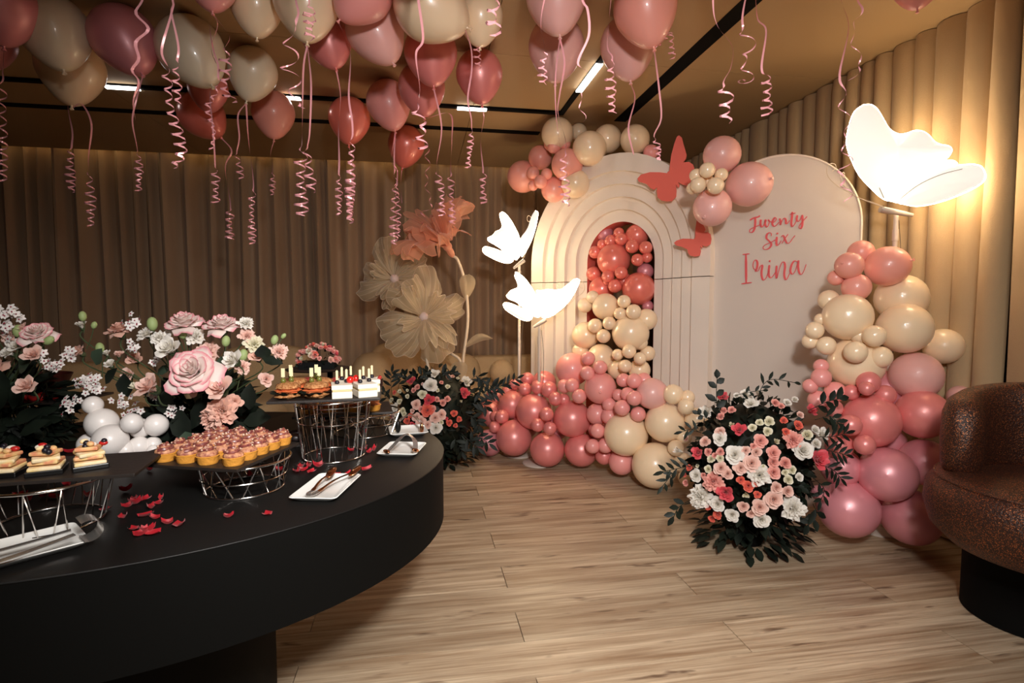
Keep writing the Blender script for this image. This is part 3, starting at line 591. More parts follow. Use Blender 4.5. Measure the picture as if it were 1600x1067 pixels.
# ------------------------------------------------------------------ butterfly lamps
def wing(parent, pts, ox, oy, sc, dep, veins=(), rr=.0035):
    """one glowing wing: outline points, depth given by dep(px); rimmed with wire"""
    P2 = smooth_path([(x, y, 0) for x, y in pts]+[(pts[0][0], pts[0][1], 0)], 4)[:-1]
    W = [at(ox+p.x/sc, oy+p.y/sc, dep(ox+p.x/sc)) for p in P2]
    c = sum(W, Vector())/len(W); n = (W[0]-c).cross(W[len(W)//3]-c).normalized()
    if n.dot(CC-c) < 0: n = -n
    q = MB(); N = len(W); rings = [(1, .004), (.86, .012), (.6, .018), (.3, .02)]
    v = []; f = []
    for s in (1, -1):
        for k, t in rings: v += [c+(p-c)*k+n*(t*s) for p in W]
        v.append(c+n*(.02*s))
    m = 4*N+1
    for b in (0, m):
        for r in range(3): f += [(b+r*N+i, b+r*N+(i+1)%N, b+(r+1)*N+(i+1)%N, b+(r+1)*N+i) for i in range(N)]
        f += [(b+3*N+i, b+3*N+(i+1)%N, b+4*N) for i in range(N)]
    f += [(i, (i+1)%N, m+(i+1)%N, m+i) for i in range(N)]
    q.add(v, f); o = q.build('wing', M['wing'], parent)
    t = MB(); t.tube(W+[W[0]], rr, 5, False); t.build('led_rim', M['ledrim'], o)
    if veins:
        vv = MB()
        for pl in veins: vv.tube(smooth_path([at(ox+x/sc, oy+y/sc, dep(ox+x/sc))+n*.024 for x, y in pl], 5), .0016, 4)
        vv.build('vein_wires', M['rim'], o)
    return o
def lamp(label, wings, body, dBody, pole, ants, bulbs=()):
    ox, oy, sc = pole[3]
    pb = at(ox+pole[0]/sc, oy+pole[1]/sc, dBody+.03); foot = Vector((pb.x, pb.y, 0))
    t = thing('butterfly_lamp', label, 'lamp', foot, 'glowing butterfly floor lamps')
    for pts, dep, veins in wings: wing(t, pts, ox, oy, sc, dep, veins, .0035 if dBody < 3.5 else .0024)
    q = MB(); b0 = at(ox+body[0][0]/sc, oy+body[0][1]/sc, dBody-.02); b1 = at(ox+body[1][0]/sc, oy+body[1][1]/sc, dBody-.02)
    q.tube([b0.lerp(b1, k) for k in (0, .02, .3, .7, .98, 1)], [.002, .009, .013, .016, .017, .006], 10); q.build('body', M['twig'], t)
    q = MB(); q.tube([b1-(b1-b0)*.06+CU*.012-CF*.016, b1-(b1-b0)*.04+CU*.012-CF*.016], .004, 8); q.build('eye', M['slot'], t)
    q = MB(); q.tube([foot+Vector((0, 0, .012)), pb], .012, 12); q.build('pole', M['pole'], t)
    q = MB(); q.tube([pb+Vector((0, 0, -.16)), pb+Vector((0, 0, -.10))], .015, 12); q.build('pole_collar', M['pole'], t)
    q = MB(); q.lathe([(.13, 0), (.13, .008), (.12, .014), (0, .016)], 28, foot); q.build('base_plate', M['pole'], t)
    q = MB(); q.tube(smooth_path([pb+CR*.016+Vector((0,0,-.05)), pb+CR*.035+Vector((0,0,-.25)), pb+CR*.03+Vector((0,0,-.5)), pb+CR*.016+Vector((0,0,-.75)), foot+CR*.014+Vector((0,0,.03))], 5), .0018, 5); q.build('cable', M['rim'], t)
    for x, y, dd, pw in bulbs:
        l = bpy.data.lights.new('led_cluster', 'POINT'); l.energy = pw; l.color = (1, .74, .42); l.shadow_soft_size = .05
        lo = bpy.data.objects.new('led_cluster', l); COL.objects.link(lo); lo.parent = t; lo.location = at(x, y, dd)-ORG[t.name]
    for a in ants:
        q = MB(); q.tube(smooth_path([at(ox+x/sc, oy+y/sc, dBody-.05) for x, y in a], 5), .0020, 5); q.build('antenna', M['flstem'], t)
    return t
A_ = [(235,60),(265,75),(310,130),(360,220),(390,300),(400,350),(395,400),(370,445),(345,455),(270,400),(200,345),(130,305),(118,285),(130,270),(160,255),(185,225),(225,205),(240,170),(225,120),(218,80)]
lamp('small butterfly lamp standing farthest left, before the back curtain', [
  (A_, lambda x: 4.45-(x-815)*-.0006, ()),
  ([(75,370),(95,350),(150,360),(220,385),(290,420),(330,455),(310,480),(270,485),(200,465),(130,430),(85,400)], lambda x: 4.42+(x-815)*.0012, ()),
  ([(515,50),(535,65),(530,120),(510,210),(480,300),(440,380),(405,430),(393,400),(395,300),(405,265),(440,220),(475,150),(495,80)], lambda x: 4.45-(x-815)*.006, ())],
  ((330,530),(425,460)), 4.45, (380,500,0,(740,320,5.333)), [[(420,440),(470,300),(492,200),(485,120),(460,90),(445,110),(455,140),(480,130)], [(410,440),(450,330),(490,240)]], ((805,395,4.56,3),))
lamp('small butterfly lamp standing in front of the left side of the white arch', [
  ([(350,560),(380,575),(440,630),(500,720),(540,800),(555,870),(550,930),(500,925),(430,870),(360,810),(300,785),(275,760),(290,740),(310,715),(350,700),(370,685),(370,650),(345,600)], lambda x: 4.25+(x-843)*.001, ()),
  ([(245,830),(270,815),(330,830),(400,865),(460,905),(490,930),(460,965),(400,955),(330,915),(265,870)], lambda x: 4.24+(x-843)*.001, ()),
  ([(860,615),(882,630),(870,670),(830,750),(770,830),(700,890),(640,930),(570,935),(555,870),(540,800),(528,740),(525,715),(570,715),(620,705),(680,710),(740,700),(790,660),(830,625)], lambda x: 4.25-(x-843)*.004, ())],
  ((500,1020),(605,955)), 4.22, (548,990,0,(740,320,5.333)), [[(620,910),(700,800),(735,740),(735,680),(715,650),(695,665),(705,690),(720,685)], [(640,930),(740,890),(830,790),(910,730),(925,680),(905,640),(880,650),(890,690),(915,690)]], ((850,470,4.12,7), (825,480,4.36,3)))
lamp('large butterfly lamp against the pleated right-hand curtain behind the balloon column', [
  ([(510,145),(560,145),(600,175),(640,240),(680,305),(740,340),(800,335),(850,318),(900,322),(940,345),(975,385),(1020,410),(1075,420),(1095,445),(1080,480),(1050,510),(980,560),(880,640),(800,720),(750,790),(700,785),(640,770),(560,700),(480,610),(430,510),(400,420),(398,360),(420,260),(450,190)], lambda x: 2.90-abs(x-1405)*.0014-max(0,x-1405)*.0022,
   [[(640,770),(560,590),(510,455)], [(510,455),(570,390),(640,360),(740,345)], [(745,790),(750,640),(840,480)], [(690,360),(750,450),(800,482),(860,470),(930,462),(1000,475)], [(1060,512),(880,640),(770,760)]]),
  ([(1245,543),(1290,555),(1315,590),(1320,630),(1290,670),(1200,720),(1080,770),(960,805),(860,818),(780,805),(745,790),(800,720),(900,640),(1000,590),(1100,555),(1180,545)], lambda x: 2.88-max(0,x-1405)*.0036, [[(770,780),(900,680),(1050,610),(1200,570)]]),
  ([(1060,515),(1110,520),(1130,545),(1050,570),(950,610),(880,650),(840,670),(900,620),(1000,555)], lambda x: 2.93-max(0,x-1405)*.0034, ())],
  ((840,880),(615,840)), 2.90, (728,850,0,(1230,130,4.267)), [[(650,828),(600,805),(480,765),(400,720),(330,680),(275,625),(265,570),(285,537),(318,540),(325,565),(300,585)], [(640,825),(480,765),(415,715),(360,660),(358,610),(378,595),(382,615),(368,628)]], ((1400,225,2.97,3), (1490,290,2.72,3)))

# ------------------------------------------------------------------ petal and leaf builders
def petals(q, al, n, r0, h0, h1, w, open0, open1, ruffle=.06, seed=0, curl=.0, ang0=0.0, nu=4, nv=4, i0=0, i1=None):
    """append petals i0..i1 of a whorl to q; opens from open0 (core) to open1 (outer), angles from vertical in degrees"""
    rnd = random.Random(seed)
    for i in range(n):
        k = i/max(1, n-1); ang = ang0+i*2.39996+rnd.uniform(-.15, .15); h = h0+(h1-h0)*k; op = radians(open0+(open1-open0)*k**1.15); ra = r0*(.25+.75*k)
        wa = w*(1.25-.45*k)*rnd.uniform(.9, 1.1); ph = rnd.uniform(0, 6.3)
        if i < i0 or (i1 is not None and i >= i1): continue
        base = len(q.v)
        for j in range(nv+1):
            v = j/nv; a_ = op*(.25+.75*v)+curl*k*v**3
            rad = ra*.4+h*v*sin(op*(.35+.55*v))+curl*k*.25*h*v**3; z = h*v*cos(op*(.35+.55*v))-curl*k*.2*h*v**3-.25*h1*k*.6*(k > .5)
            wv = wa*((.22+.78*sin(pi/2*min(1, v/.55))) if v < .55 else sqrt(max(0, 1-.80*((v-.55)/.45)**2)))
            for l in range(nu+1):
                u = 2*l/nu-1; aa = ang+u*wv; rr = rad*(1-.10*u*u*k)+ruffle*h*v*v*sin(3*u+ph)*.5; zz = z+ruffle*h*v*v*cos(4*u+ph)-(.12*h*u*u*v*v)
                q.v.append((rr*cos(aa), rr*sin(aa), zz)); al.append(v)
        q.f += [(base+j*(nu+1)+l, base+j*(nu+1)+l+1, base+(j+1)*(nu+1)+l+1, base+(j+1)*(nu+1)+l) for j in range(nv) for l in range(nu)]
def amesh(q, al, name, shift=None):
    me = q.mesh(name, True, shift=shift); a = me.attributes.new('along', 'FLOAT', 'POINT'); a.data.foreach_set('value', al); return me
FL = {}
def flower_mesh(kind, m, var):
    key = (kind, m, var)
    if key in FL: return FL[key]
    q = MB(); al = []
    if kind == 'rose': petals(q, al, 21, .5, .92, .90, 1.3, 2, 58, .035, var, .36)
    elif kind == 'half': petals(q, al, 14, .42, .85, 1.15, 1.15, 3, 42, .06, var, .35)
    elif kind == 'bud': petals(q, al, 8, .3, 1.1, 1.5, 1.15, 2, 16, .03, var, .1)
    elif kind == 'spray': petals(q, al, 17, .6, .95, .76, 1.4, 2, 56, .025, var, .25, nu=4, nv=3)
    elif kind == 'ruffle': petals(q, al, 30, .6, .72, .95, .85, 4, 74, .20, var, .3, nu=4, nv=3)
    me = amesh(q, al, kind+'_petals'); me.materials.append(M[m]); FL[key] = me; return me
NAMES = dict(rose='rose', half='rose', bud='rosebud', spray='spray_rose', ruffle='carnation')
def leaf(q, base, d, up, L, W, fold=.25, bend=.25):
    d = d.normalized(); s = d.cross(up).normalized(); n = s.cross(d)
    rows = []
    for k, wd in ((0, .06), (.3, .8), (.6, .9), (.85, .45), (1, .02)):
        c = base+d*(L*k)-n*(bend*L*k*k); rows.append([c-s*(W*wd)+n*(fold*W*wd), c, c+s*(W*wd)+n*(fold*W*wd)])
    v = [p for r in rows for p in r]
    q.add(v, [(3*i+j, 3*i+j+1, 3*i+j+4, 3*i+j+3) for i in range(4) for j in range(2)])
def sprig(parent, pts, n, L, W, rnd, mat_='leaf', name='leaf_sprig', both=True, r=.0016):
    q = MB(); P_ = smooth_path(pts, 8); q.tube(P_, r, 5)
    for k in range(n):
        t = .25+.75*k/max(1, n-1); i = min(len(P_)-2, int(t*(len(P_)-1))); d = (P_[i+1]-P_[i]).normalized(); side = (d.cross(CF)).normalized()*(1 if k % 2 else -1)
        if k == n-1: side = Vector((0,0,0))
        leaf(q, P_[i], d*.7+side*.9+CF*rnd.uniform(-.4, .3), -CF+Vector((0,0,.3)), L*rnd.uniform(.8, 1.15)*(1-.25*t), W, .2, rnd.uniform(-.1, .35))
    return q.build(name, M[mat_], parent)
def foliage(parent, c, rx, ry, rz, n, L, W, rnd, zmin, m='leaf', front=None):
    q = MB()
    for k in range(n):
        while True:
            d = Vector((rnd.gauss(0, 1), rnd.gauss(0, 1), rnd.gauss(0, 1))).normalized()
            if d.z < .2 or rnd.random() < .6: break
        b = c+Vector((d.x*rx, d.y*ry, d.z*rz))*rnd.uniform(.72, .98)
        dd = (d+Vector((rnd.uniform(-.8, .8), rnd.uniform(-.8, .8), rnd.uniform(-.9, .5)))*.9)
        l = L*rnd.uniform(.6, 1.2)
        if b.z+dd.normalized().z*l < zmin: dd.z = abs(dd.z)*.1
        if b.z < zmin+.005: b.z = zmin+.006
        leaf(q, b, dd, d, l, W*rnd.uniform(.7, 1.2), .25, rnd.uniform(-.2, .05 if b.z < zmin+.08 else .4))
    q.v = [(x, y, max(z, zmin+.002)) for x, y, z in q.v]
    o = q.build('foliage', M[m], parent); o['kind'] = 'stuff'; return o
def put_flower(parent, kind, m, c, n, r, rnd, var=None, stem_to=None):
    var = rnd.randrange(3) if var is None else var
    me = flower_mesh(kind, m, var); o = obj(NAMES[kind], me, None, parent); o.rotation_mode = 'QUATERNION'
    off = n*(-r*.45); o.location = c+off-ORG[parent.name]
    o.rotation_quaternion = Vector((0, 0, 1)).rotation_difference(n) @ Quaternion((0, 0, 1), rnd.uniform(0, 6.28)); o.scale = (r, r, r)
    return o
CODE = dict(W='rw', C='rc', B='rb', P='rp', K='rk', R='rr', T='rt', O='ro')
def mound(label, ctr_px, d, RX, RZ, zc, lst, ox, oy, sc, fol, seed):
    rnd = random.Random(seed); cc = at(ctr_px[0], ctr_px[1], d); cc.z = zc
    t = thing('flower_bouquet', label, 'bouquet', (cc.x, cc.y, 0), 'round rose bouquets standing on the floor')
    b = MB(); b.lathe([(.07, .0), (.08, .02), (.09, .14), (.085, .16), (0, .16)], 20, (cc.x, cc.y, 0)); b.build('pot', M['slot'], t)
    b = MB(); b.ball(cc, RX*.70, RX*.70, RZ*.72, 20, 12); b.v = [(x, y, max(z, .01)) for x, y, z in b.v]; b.build('floral_foam', M['leaf'], t)
    foliage(t, cc, RX*.82, RX*.82, RZ*.84, *fol, rnd, 0.0)
    sk = MB()
    for k in range(190):
        an = rnd.uniform(0, 2*pi); rr_ = RX*rnd.uniform(.34, .72); pz = rnd.uniform(.02, .20)
        leaf(sk, Vector((cc.x+rr_*cos(an), cc.y+rr_*sin(an), pz)), Vector((cos(an), sin(an), rnd.uniform(-.5, .1))), Vector((0, 0, 1)), fol[1]*rnd.uniform(.8, 1.4), fol[2]*1.15, .25, .15)
    sk.v = [(x, y, max(z, .002)) for x, y, z in sk.v]; so = sk.build('leaf_skirt', M['leaf'], t); so['kind'] = 'stuff'
    for it in lst:
        x, y, r, k = it[:4]; px, py = ox+x/sc, oy+y/sc; r = r/sc*d/FPX*.98
        rr = ray(px, py); a = rr.dot(rr); o = CC-cc
        S_ = lambda v: Vector((v.x/RX, v.y/RX, v.z/RZ)); D, O = S_(rr), S_(o)
        A, Bq, Cq = D.dot(D), 2*D.dot(O), O.dot(O)-1; disc = Bq*Bq-4*A*Cq
        if disc > 0: tt = (-Bq-sqrt(disc))/(2*A)
        else: tt = -Bq/(2*A)
        p = CC+rr*tt; n = S_(p-cc); n = Vector((n.x/RX, n.y/RX, n.z/RZ)).normalized()
        n = (n+(CC-p).normalized()*.55+Vector((0, 0, .2))).normalized()
        kind = it[4] if len(it) > 4 else ('spray' if r < .030*1 else 'rose')
        if p.z < r: p.z = r
        put_flower(t, kind, CODE[k], p+n*(r*.40+.026), n, r*1.20, rnd)
    return t, cc, rnd
BQ1 = [(390,228,30,'R','half'),(455,218,18,'W'),(500,210,28,'W'),(562,208,30,'W','bud'),(525,260,35,'W','half'),(303,305,38,'W','half'),(430,292,22,'P'),(390,295,20,'P'),(375,325,22,'P'),(650,255,22,'P'),(680,272,18,'P'),(710,255,22,'W'),(748,240,20,'W'),(775,318,20,'B'),(825,300,32,'R','half'),(470,395,35,'R','half'),(430,372,26,'C','bud'),(370,440,35,'W','rose'),(372,405,30,'B'),(295,455,30,'B'),(535,383,22,'C'),(570,355,20,'C'),(620,350,27,'C'),(610,402,25,'C'),(692,345,20,'K'),(765,370,25,'K'),(705,403,20,'K'),(575,450,32,'P','rose'),(740,445,38,'P','ruffle'),(810,420,30,'C'),(850,395,25,'W'),(880,420,35,'W','half'),(855,465,27,'W'),(260,512,33,'R','half'),(310,508,22,'P'),(372,507,22,'P'),(345,525,18,'P'),(325,545,22,'C'),(370,540,22,'C'),(445,522,45,'W','rose'),(500,500,25,'B'),(553,508,28,'B'),(540,478,18,'P'),(640,512,32,'P'),(785,500,48,'W','rose'),(858,548,50,'R','half'),(640,557,30,'P'),(700,565,30,'P'),(640,612,32,'P'),(530,565,40,'B','rose'),(475,590,33,'B'),(375,592,35,'B'),(408,620,30,'B'),(310,597,22,'C'),(255,580,11,'C'),(215,590,20,'K'),(250,630,32,'W'),(285,628,15,'P'),(190,625,15,'K'),(198,668,20,'P'),(335,660,42,'P','ruffle'),(570,627,45,'W','ruffle'),(475,652,22,'K'),(552,660,25,'K'),(513,682,30,'K'),(700,612,18,'C'),(735,600,22,'C'),(715,650,25,'C'),(770,637,22,'W'),(400,715,42,'R','half'),(655,690,30,'B'),(710,708,30,'B'),(640,750,42,'B','rose'),(560,727,20,'K'),(500,725,30,'C','bud'),(268,737,50,'W','ruffle'),(240,778,20,'W'),(358,775,36,'W','rose'),(488,788,30,'B'),(310,790,20,'K'),(360,830,26,'K'),(330,850,20,'K'),(432,830,33,'W','rose'),(570,790,38,'B','rose'),(525,825,22,'B'),(578,855,38,'W','rose'),(740,800,48,'W','ruffle'),(170,505,35,'W','bud'),(200,440,18,'B'),(652,455,28,'C','bud'),(590,580,10,'C')]
t1, c1, rn = mound('large rose bouquet on the floor in front of the lettered panel', (1171, 705), 2.86, .355, .43, .43, BQ1, 1020, 560, 3.44, (1000, .065, .018), 5)
def sp(t, px, d, n, L, W, rnd, m='leaf', ox=1020, oy=560, sc=3.44): return sprig(t, [at(ox+x/sc, oy+y/sc, d) for x, y in px], n, L, W, rnd, m)
for px, n, L, W in (([(350,330),(342,200),(345,95)],6,.065,.017), ([(560,220),(595,140),(650,112),(775,132)],8,.055,.009), ([(440,200),(520,180),(600,172)],6,.04,.008), ([(840,280),(930,235),(1010,215)],7,.075,.017), ([(870,330),(950,310),(1000,350)],7,.07,.012), ([(860,420),(960,420),(1045,400)],9,.075,.009), ([(870,480),(970,500),(1045,520)],9,.075,.009), ([(880,560),(970,600),(1015,650)],9,.07,.009), ([(860,640),(920,700),(900,770)],8,.07,.010), ([(250,570),(140,590),(50,610)],8,.075,.010), ([(130,595),(90,640),(50,690)],5,.06,.009), ([(260,400),(210,380),(155,395)],6,.065,.008), ([(310,330),(270,310),(240,295)],4,.04,.012), ([(200,760),(140,800),(110,855)],6,.07,.014), ([(860,780),(880,840),(830,900)],6,.08,.016)):
    sp(t1, px, 2.56, n, L, W, rn)
BQ2 = [(455,420,38,'R','half'),(635,365,40,'W','half'),(605,455,55,'W','rose'),(500,465,25,'P'),(470,490,22,'P'),(320,508,20,'K'),(360,500,20,'C'),(560,390,22,'C'),(745,385,25,'B'),(780,380,18,'B'),(690,428,18,'P'),(740,462,22,'C'),(660,490,18,'C'),(820,395,15,'C'),(885,425,45,'W','half'),(870,515,45,'R','half'),(540,525,35,'C'),(590,570,45,'R','half'),(490,605,38,'B','rose'),(655,565,25,'P'),(735,560,28,'P'),(700,590,30,'P'),(580,650,50,'K','rose'),(620,640,30,'P'),(530,640,26,'P'),(325,630,35,'W','half'),(360,580,25,'C'),(295,570,20,'C'),(420,540,20,'C'),(385,655,28,'C'),(255,640,20,'W'),(395,680,22,'C'),(445,690,22,'K'),(420,735,30,'K'),(495,705,35,'B','rose'),(525,735,40,'B','rose'),(640,710,42,'B','rose'),(690,685,38,'B','rose'),(690,745,20,'C'),(580,765,32,'B','rose'),(645,790,48,'W','rose'),(790,675,30,'K'),(830,720,25,'K'),(750,750,28,'K'),(800,770,20,'K'),(305,700,22,'R'),(335,690,20,'W'),(460,765,25,'R'),(460,655,20,'B'),(730,715,16,'R'),(840,580,22,'C','bud'),(420,490,14,'C'),(540,440,14,'B')]
t2, c2, rn = mound('rose bouquet on the floor behind the buffet table, under the organza flowers', (682, 640), 4.25, .40, .42, .42, BQ2, 560, 520, 5.333, (700, .08, .020), 8)
for px, n, L, W in (([(280,520),(270,400),(280,320)],8,.09,.012), ([(330,470),(345,390),(330,370)],5,.08,.014), ([(400,430),(390,370),(380,345)],4,.08,.014), ([(500,420),(520,350),(560,340)],4,.07,.013), ([(700,380),(710,340),(800,340)],5,.08,.013), ([(900,430),(980,360),(1040,400)],7,.09,.012), ([(920,480),(1060,440),(1200,440)],9,.10,.013), ([(930,540),(1050,500),(1150,490)],9,.10,.014), ([(1000,470),(1200,440),(1340,370)],10,.08,.011), ([(900,600),(1000,580),(1070,620)],8,.10,.015), ([(900,680),(980,720),(1010,780)],8,.10,.016), ([(880,780),(1000,860),(1100,930)],9,.10,.015), ([(860,840),(950,920),(1000,960)],8,.10,.015), ([(780,840),(830,930),(870,1000)],8,.10,.016), ([(300,560),(230,540),(215,500)],5,.09,.013)):
    sprig(t2, [at(560+x/5.333, 520+y/5.333, 3.90) for x, y in px], n, L, W, rn)

# ------------------------------------------------------------------ giant organza flowers
def organza_flower(label, ctr, d, facing, R, npet, m, stem, ball=True, cupang=62, seed=1, d_stem=None, leaves=()):
    rnd = random.Random(seed); c = at(ctr[0], ctr[1], d); n = Vector(facing).normalized(); ds = d_stem or d
    sp3 = [c-n*.05]+[at(x, y, ds) for x, y in stem]; foot = sp3[-1].copy(); foot.z = 0
    t = thing('organza_flower', label, 'flower', foot, 'giant organza flowers on curved stems')
    rot = Vector((0, 0, 1)).rotation_difference(n)
    for i in range(npet):
        lay = i % 2; ang = 2*pi*i/npet+rnd.uniform(-.22, .22); q = MB(); al = []; NU, NV = 18, 8; L = R*rnd.uniform(.72, 1.12)*(1 if lay else .86); op = radians(cupang*(rnd.uniform(.95, 1.25) if lay else rnd.uniform(.45, .8))); wa = rnd.uniform(.42, .60); ph = rnd.uniform(0, 6); fr = rnd.choice((2, 3)); kk = rnd.uniform(-.25, .25)
        def fn(u, v):
            uu = 2*u-1; a = ang+uu*wa*(.22+.78*sin(pi*min(.66, .10+.60*v)))+kk*v*v
            l = L*v*(1-.22*uu*uu*v)+L*v*v*(.05*sin(7*u+ph)+.03*sin(17*u+2*ph))
            o_ = op*(.50+.60*v)+.12*sin(fr*2*pi*u+ph)*v+.22*uu*uu*v
            z = l*cos(o_)+R*v*(.05*sin(fr*2*pi*u+ph)+.035*sin(19*u+7*v+ph)+.03*sin(11*v+13*u)); r = l*sin(o_)
            return c+rot @ Vector((r*cos(a), r*sin(a), z))
        for j in range(NV+1):
            for k in range(NU+1): q.v.append(tuple(fn(k/NU, j/NV))); al.append(j/NV)
        q.f += [(j*(NU+1)+k, j*(NU+1)+k+1, (j+1)*(NU+1)+k+1, (j+1)*(NU+1)+k) for j in range(NV) for k in range(NU)]
        o = obj('petal', amesh(q, al, 'petal', ORG[t.name]), M[m], t)
        wq = MB(); wq.tube([fn(k/NU, 1) for k in range(NU+1)]+[], .0022, 4, False)
        for k in (3, 6, 9, 12, 15): wq.tube([fn(k/NU, j/NV) for j in range(NV+1)], .0014, 4, False)
        wq.build('petal_wires', M['flstem'] if m == 'orgc' else M['orgp'], o)
    q = MB(); q.ball(c+n*.0, .03, .03, .07, 14, 10, rot.to_matrix()); q.build('receptacle', M['flstem'] if ball else M['orgp'], t)
    q = MB(); q.ball(c+n*.045, .040, n=16, m=10); q.build('centre_ball', M['foam'] if ball else M['orgp'], t)
    q = MB(); q.tube(smooth_path(sp3+[foot], 6), .013, 10); q.build('stem', M['flstem'], t)
    for base, tip, wd in leaves:
        q = MB(); al = []; b = at(base[0], base[1], ds); e = at(tip[0], tip[1], ds-.12); ax = e-b; s = ax.cross(CF).normalized()*wd; 
        for j in range(7):
            v = j/6
            for k in range(5):
                u = k/2-1; q.v.append(tuple(b+ax*v+s*u*sin(pi*min(1, v*1.0))**.8+CU*(.05*sin(pi*v))+CF*(.03*u*u))); al.append(v)
        q.f += [(j*5+k, j*5+k+1, (j+1)*5+k+1, (j+1)*5+k) for j in range(6) for k in range(4)]
        obj('leaf', amesh(q, al, 'leaf', ORG[t.name]), M['orgc'], t)
organza_flower('giant peach organza flower, the tallest of the three by the back curtain', (703, 392), 4.6, (-.52, -.42, .80), .50, 14, 'orgp', [(716,408),(727,445),(731,500),(724,560),(719,620),(717,640)], False, 40, 3, 4.62, [((724,545),(770,529),.035), ((727,470),(733,428),.07), ((722,600),(712,566),.07)])
organza_flower('giant cream organza flower with white ball, leftmost and behind the lower one', (617, 438), 4.75, (-.05, -.9, .25), .40, 12, 'orgc', [(640,470),(680,541),(706,553),(720,566),(722,600),(724,640)], True, 74, 5, 4.72)
organza_flower('giant cream organza flower with white ball, lowest and in front of the others', (661, 497), 4.5, (.12, -.9, .25), .42, 13, 'orgc', [(664,530),(666,555),(671,580),(684,600),(688,625)], True, 74, 9, 4.5)

# ------------------------------------------------------------------ seating
def rounded(q, c, sx, sy, sz, p=.45, n=28, m=14, rz=0):
    R3 = Matrix.Rotation(rz, 3, 'Z'); c = Vector(c); v = []; f = []
    g = lambda a, e: (abs(a)**e)*(1 if a >= 0 else -1)
    for i in range(m+1):
        t = -pi/2+pi*i/m
        for k in range(n):
            a = 2*pi*k/n; v.append(c+R3 @ Vector((sx*g(cos(t), p)*g(cos(a), p), sy*g(cos(t), p)*g(sin(a), p), sz*g(sin(t), p))))
    for i in range(m):
        for k in range(n): f.append((i*n+k, i*n+(k+1)%n, (i+1)*n+(k+1)%n, (i+1)*n+k))
    q.add(v, f)
def part_round(t, name, m, *a, **k): q = MB(); rounded(q, *a, **k); return q.build(name, m, t)
def px_x(px, Y): r = ray(px, 560); return r.x/r.y*Y
sy_ = 5.45; xa, xb2 = px_x(556, sy_), px_x(960, sy_)
sofa = thing('boucle_sofa', 'long beige boucle sofa along the back wall behind the organza flowers', 'sofa', ((xa+xb2)/2, sy_, 0))
part_round(sofa, 'base', M['boucle'], ((xa+xb2)/2, 5.42, .21), (xb2-xa)/2, .44, .19, .25)
part_round(sofa, 'seat_cushion', M['boucle'], ((xa+xb2)/2+.05, 5.28, .42), (xb2-xa)/2-.12, .40, .09, .35)
part_round(sofa, 'armrest', M['boucle'], (xa+.17, 5.32, .50), .20, .44, .30, .7)
part_round(sofa, 'high_back', M['boucle'], (px_x(642, 5.7), 5.70, .50), .40, .15, .37, .35)
part_round(sofa, 'round_back', M['boucle'], (px_x(712, 5.62), 5.62, .50), .26, .14, .26, .7)
part_round(sofa, 'low_back', M['boucle'], (px_x(830, 5.75), 5.76, .46), (xb2-xa)/2*.62, .12, .26, .3)
for s in (-1, 1): 
    q = MB(); q.tube([(sofa.location.x+s*(xb2-xa)*.4, 5.3, 0), (sofa.location.x+s*(xb2-xa)*.4, 5.3, .06)], .03, 10); q.build('foot', M['slot'], sofa)
bc = at(784, 581, 5.15); q = MB(); q.ball(bc, .118, n=28, m=16); solo(q, 'ball_cushion', M['boucle'], bc, 'round beige boucle ball cushion on the sofa near the lamp poles', 'cushion')
ac = at(400, 600, 4.9)
ach = thing('boucle_armchair', 'beige boucle armchair behind the buffet table, left of the small flower board', 'armchair', (ac.x, ac.y, 0))
part_round(ach, 'seat', M['boucle'], (ac.x, ac.y-.05, .30), .40, .38, .15, .4); part_round(ach, 'base', M['boucle'], (ac.x, ac.y, .11), .34, .32, .11, .4)
part_round(ach, 'backrest', M['boucle'], (ac.x, ac.y+.33, .50), .42, .13, .37, .45)
for s in (-1, 1): part_round(ach, 'armrest', M['boucle'], (ac.x+s*.37, ac.y-.02, .38), .12, .36, .22, .5)
ac = at(95, 640, 4.4); sb = thing('boucle_armchair', 'beige boucle armchair half hidden behind the far left end of the buffet', 'armchair', (ac.x, ac.y, 0))
part_round(sb, 'seat', M['boucle'], (ac.x, ac.y, .28), .55, .42, .16, .4); part_round(sb, 'base', M['boucle'], (ac.x, ac.y, .10), .5, .36, .10, .4); part_round(sb, 'backrest', M['boucle'], (ac.x, ac.y+.36, .44), .56, .13, .32, .45)
# copper armchair at the right edge
cx, cy = 2.28, 1.593
cch = thing('glitter_armchair', 'copper-brown glitter tub armchair at the right edge beside the balloon column', 'armchair', (cx, cy, 0))
q = MB(); q.lathe([(.21, 0), (.22, .005), (.22, .34), (.19, .36)], 40, (cx+.13, cy+.14, 0)); q.build('plinth', M['slot'], cch)
q = MB(); q.lathe([(.0, .32), (.22, .325), (.30, .345), (.355, .40), (.378, .48), (.372, .55), (.34, .595), (.28, .61), (0, .615)], 56, (cx, cy, 0)); q.build('seat', M['glitter'], cch)
q = MB(); NA, NB = 40, 14; v = []
for i in range(NA+1):
    a = radians(-50+205*i/NA); e = min(1, min(i, NA-i)/4.0); e = sqrt(max(.02, 1-(1-e)**2))
    for k in range(NB):
        b = 2*pi*k/NB; g = lambda s: (abs(s)**.6)*(1 if s >= 0 else -1)
        r = .262+.07*g(cos(b))*e; z = .735+(.165*g(sin(b)))*e*(1+.0*i)+(.045 if sin(b) > 0 else 0)*abs(sin(b))**.5*cos(a-radians(30))*e
        v.append((cx+r*cos(a), cy+r*sin(a), z))
f = [(i*NB+k, i*NB+(k+1)%NB, (i+1)*NB+(k+1)%NB, (i+1)*NB+k) for i in range(NA) for k in range(NB)]+[tuple(range(NB-1, -1, -1)), tuple(NA*NB+k for k in range(NB))]
q.add(v, f); q.build('backrest', M['glitter'], cch)
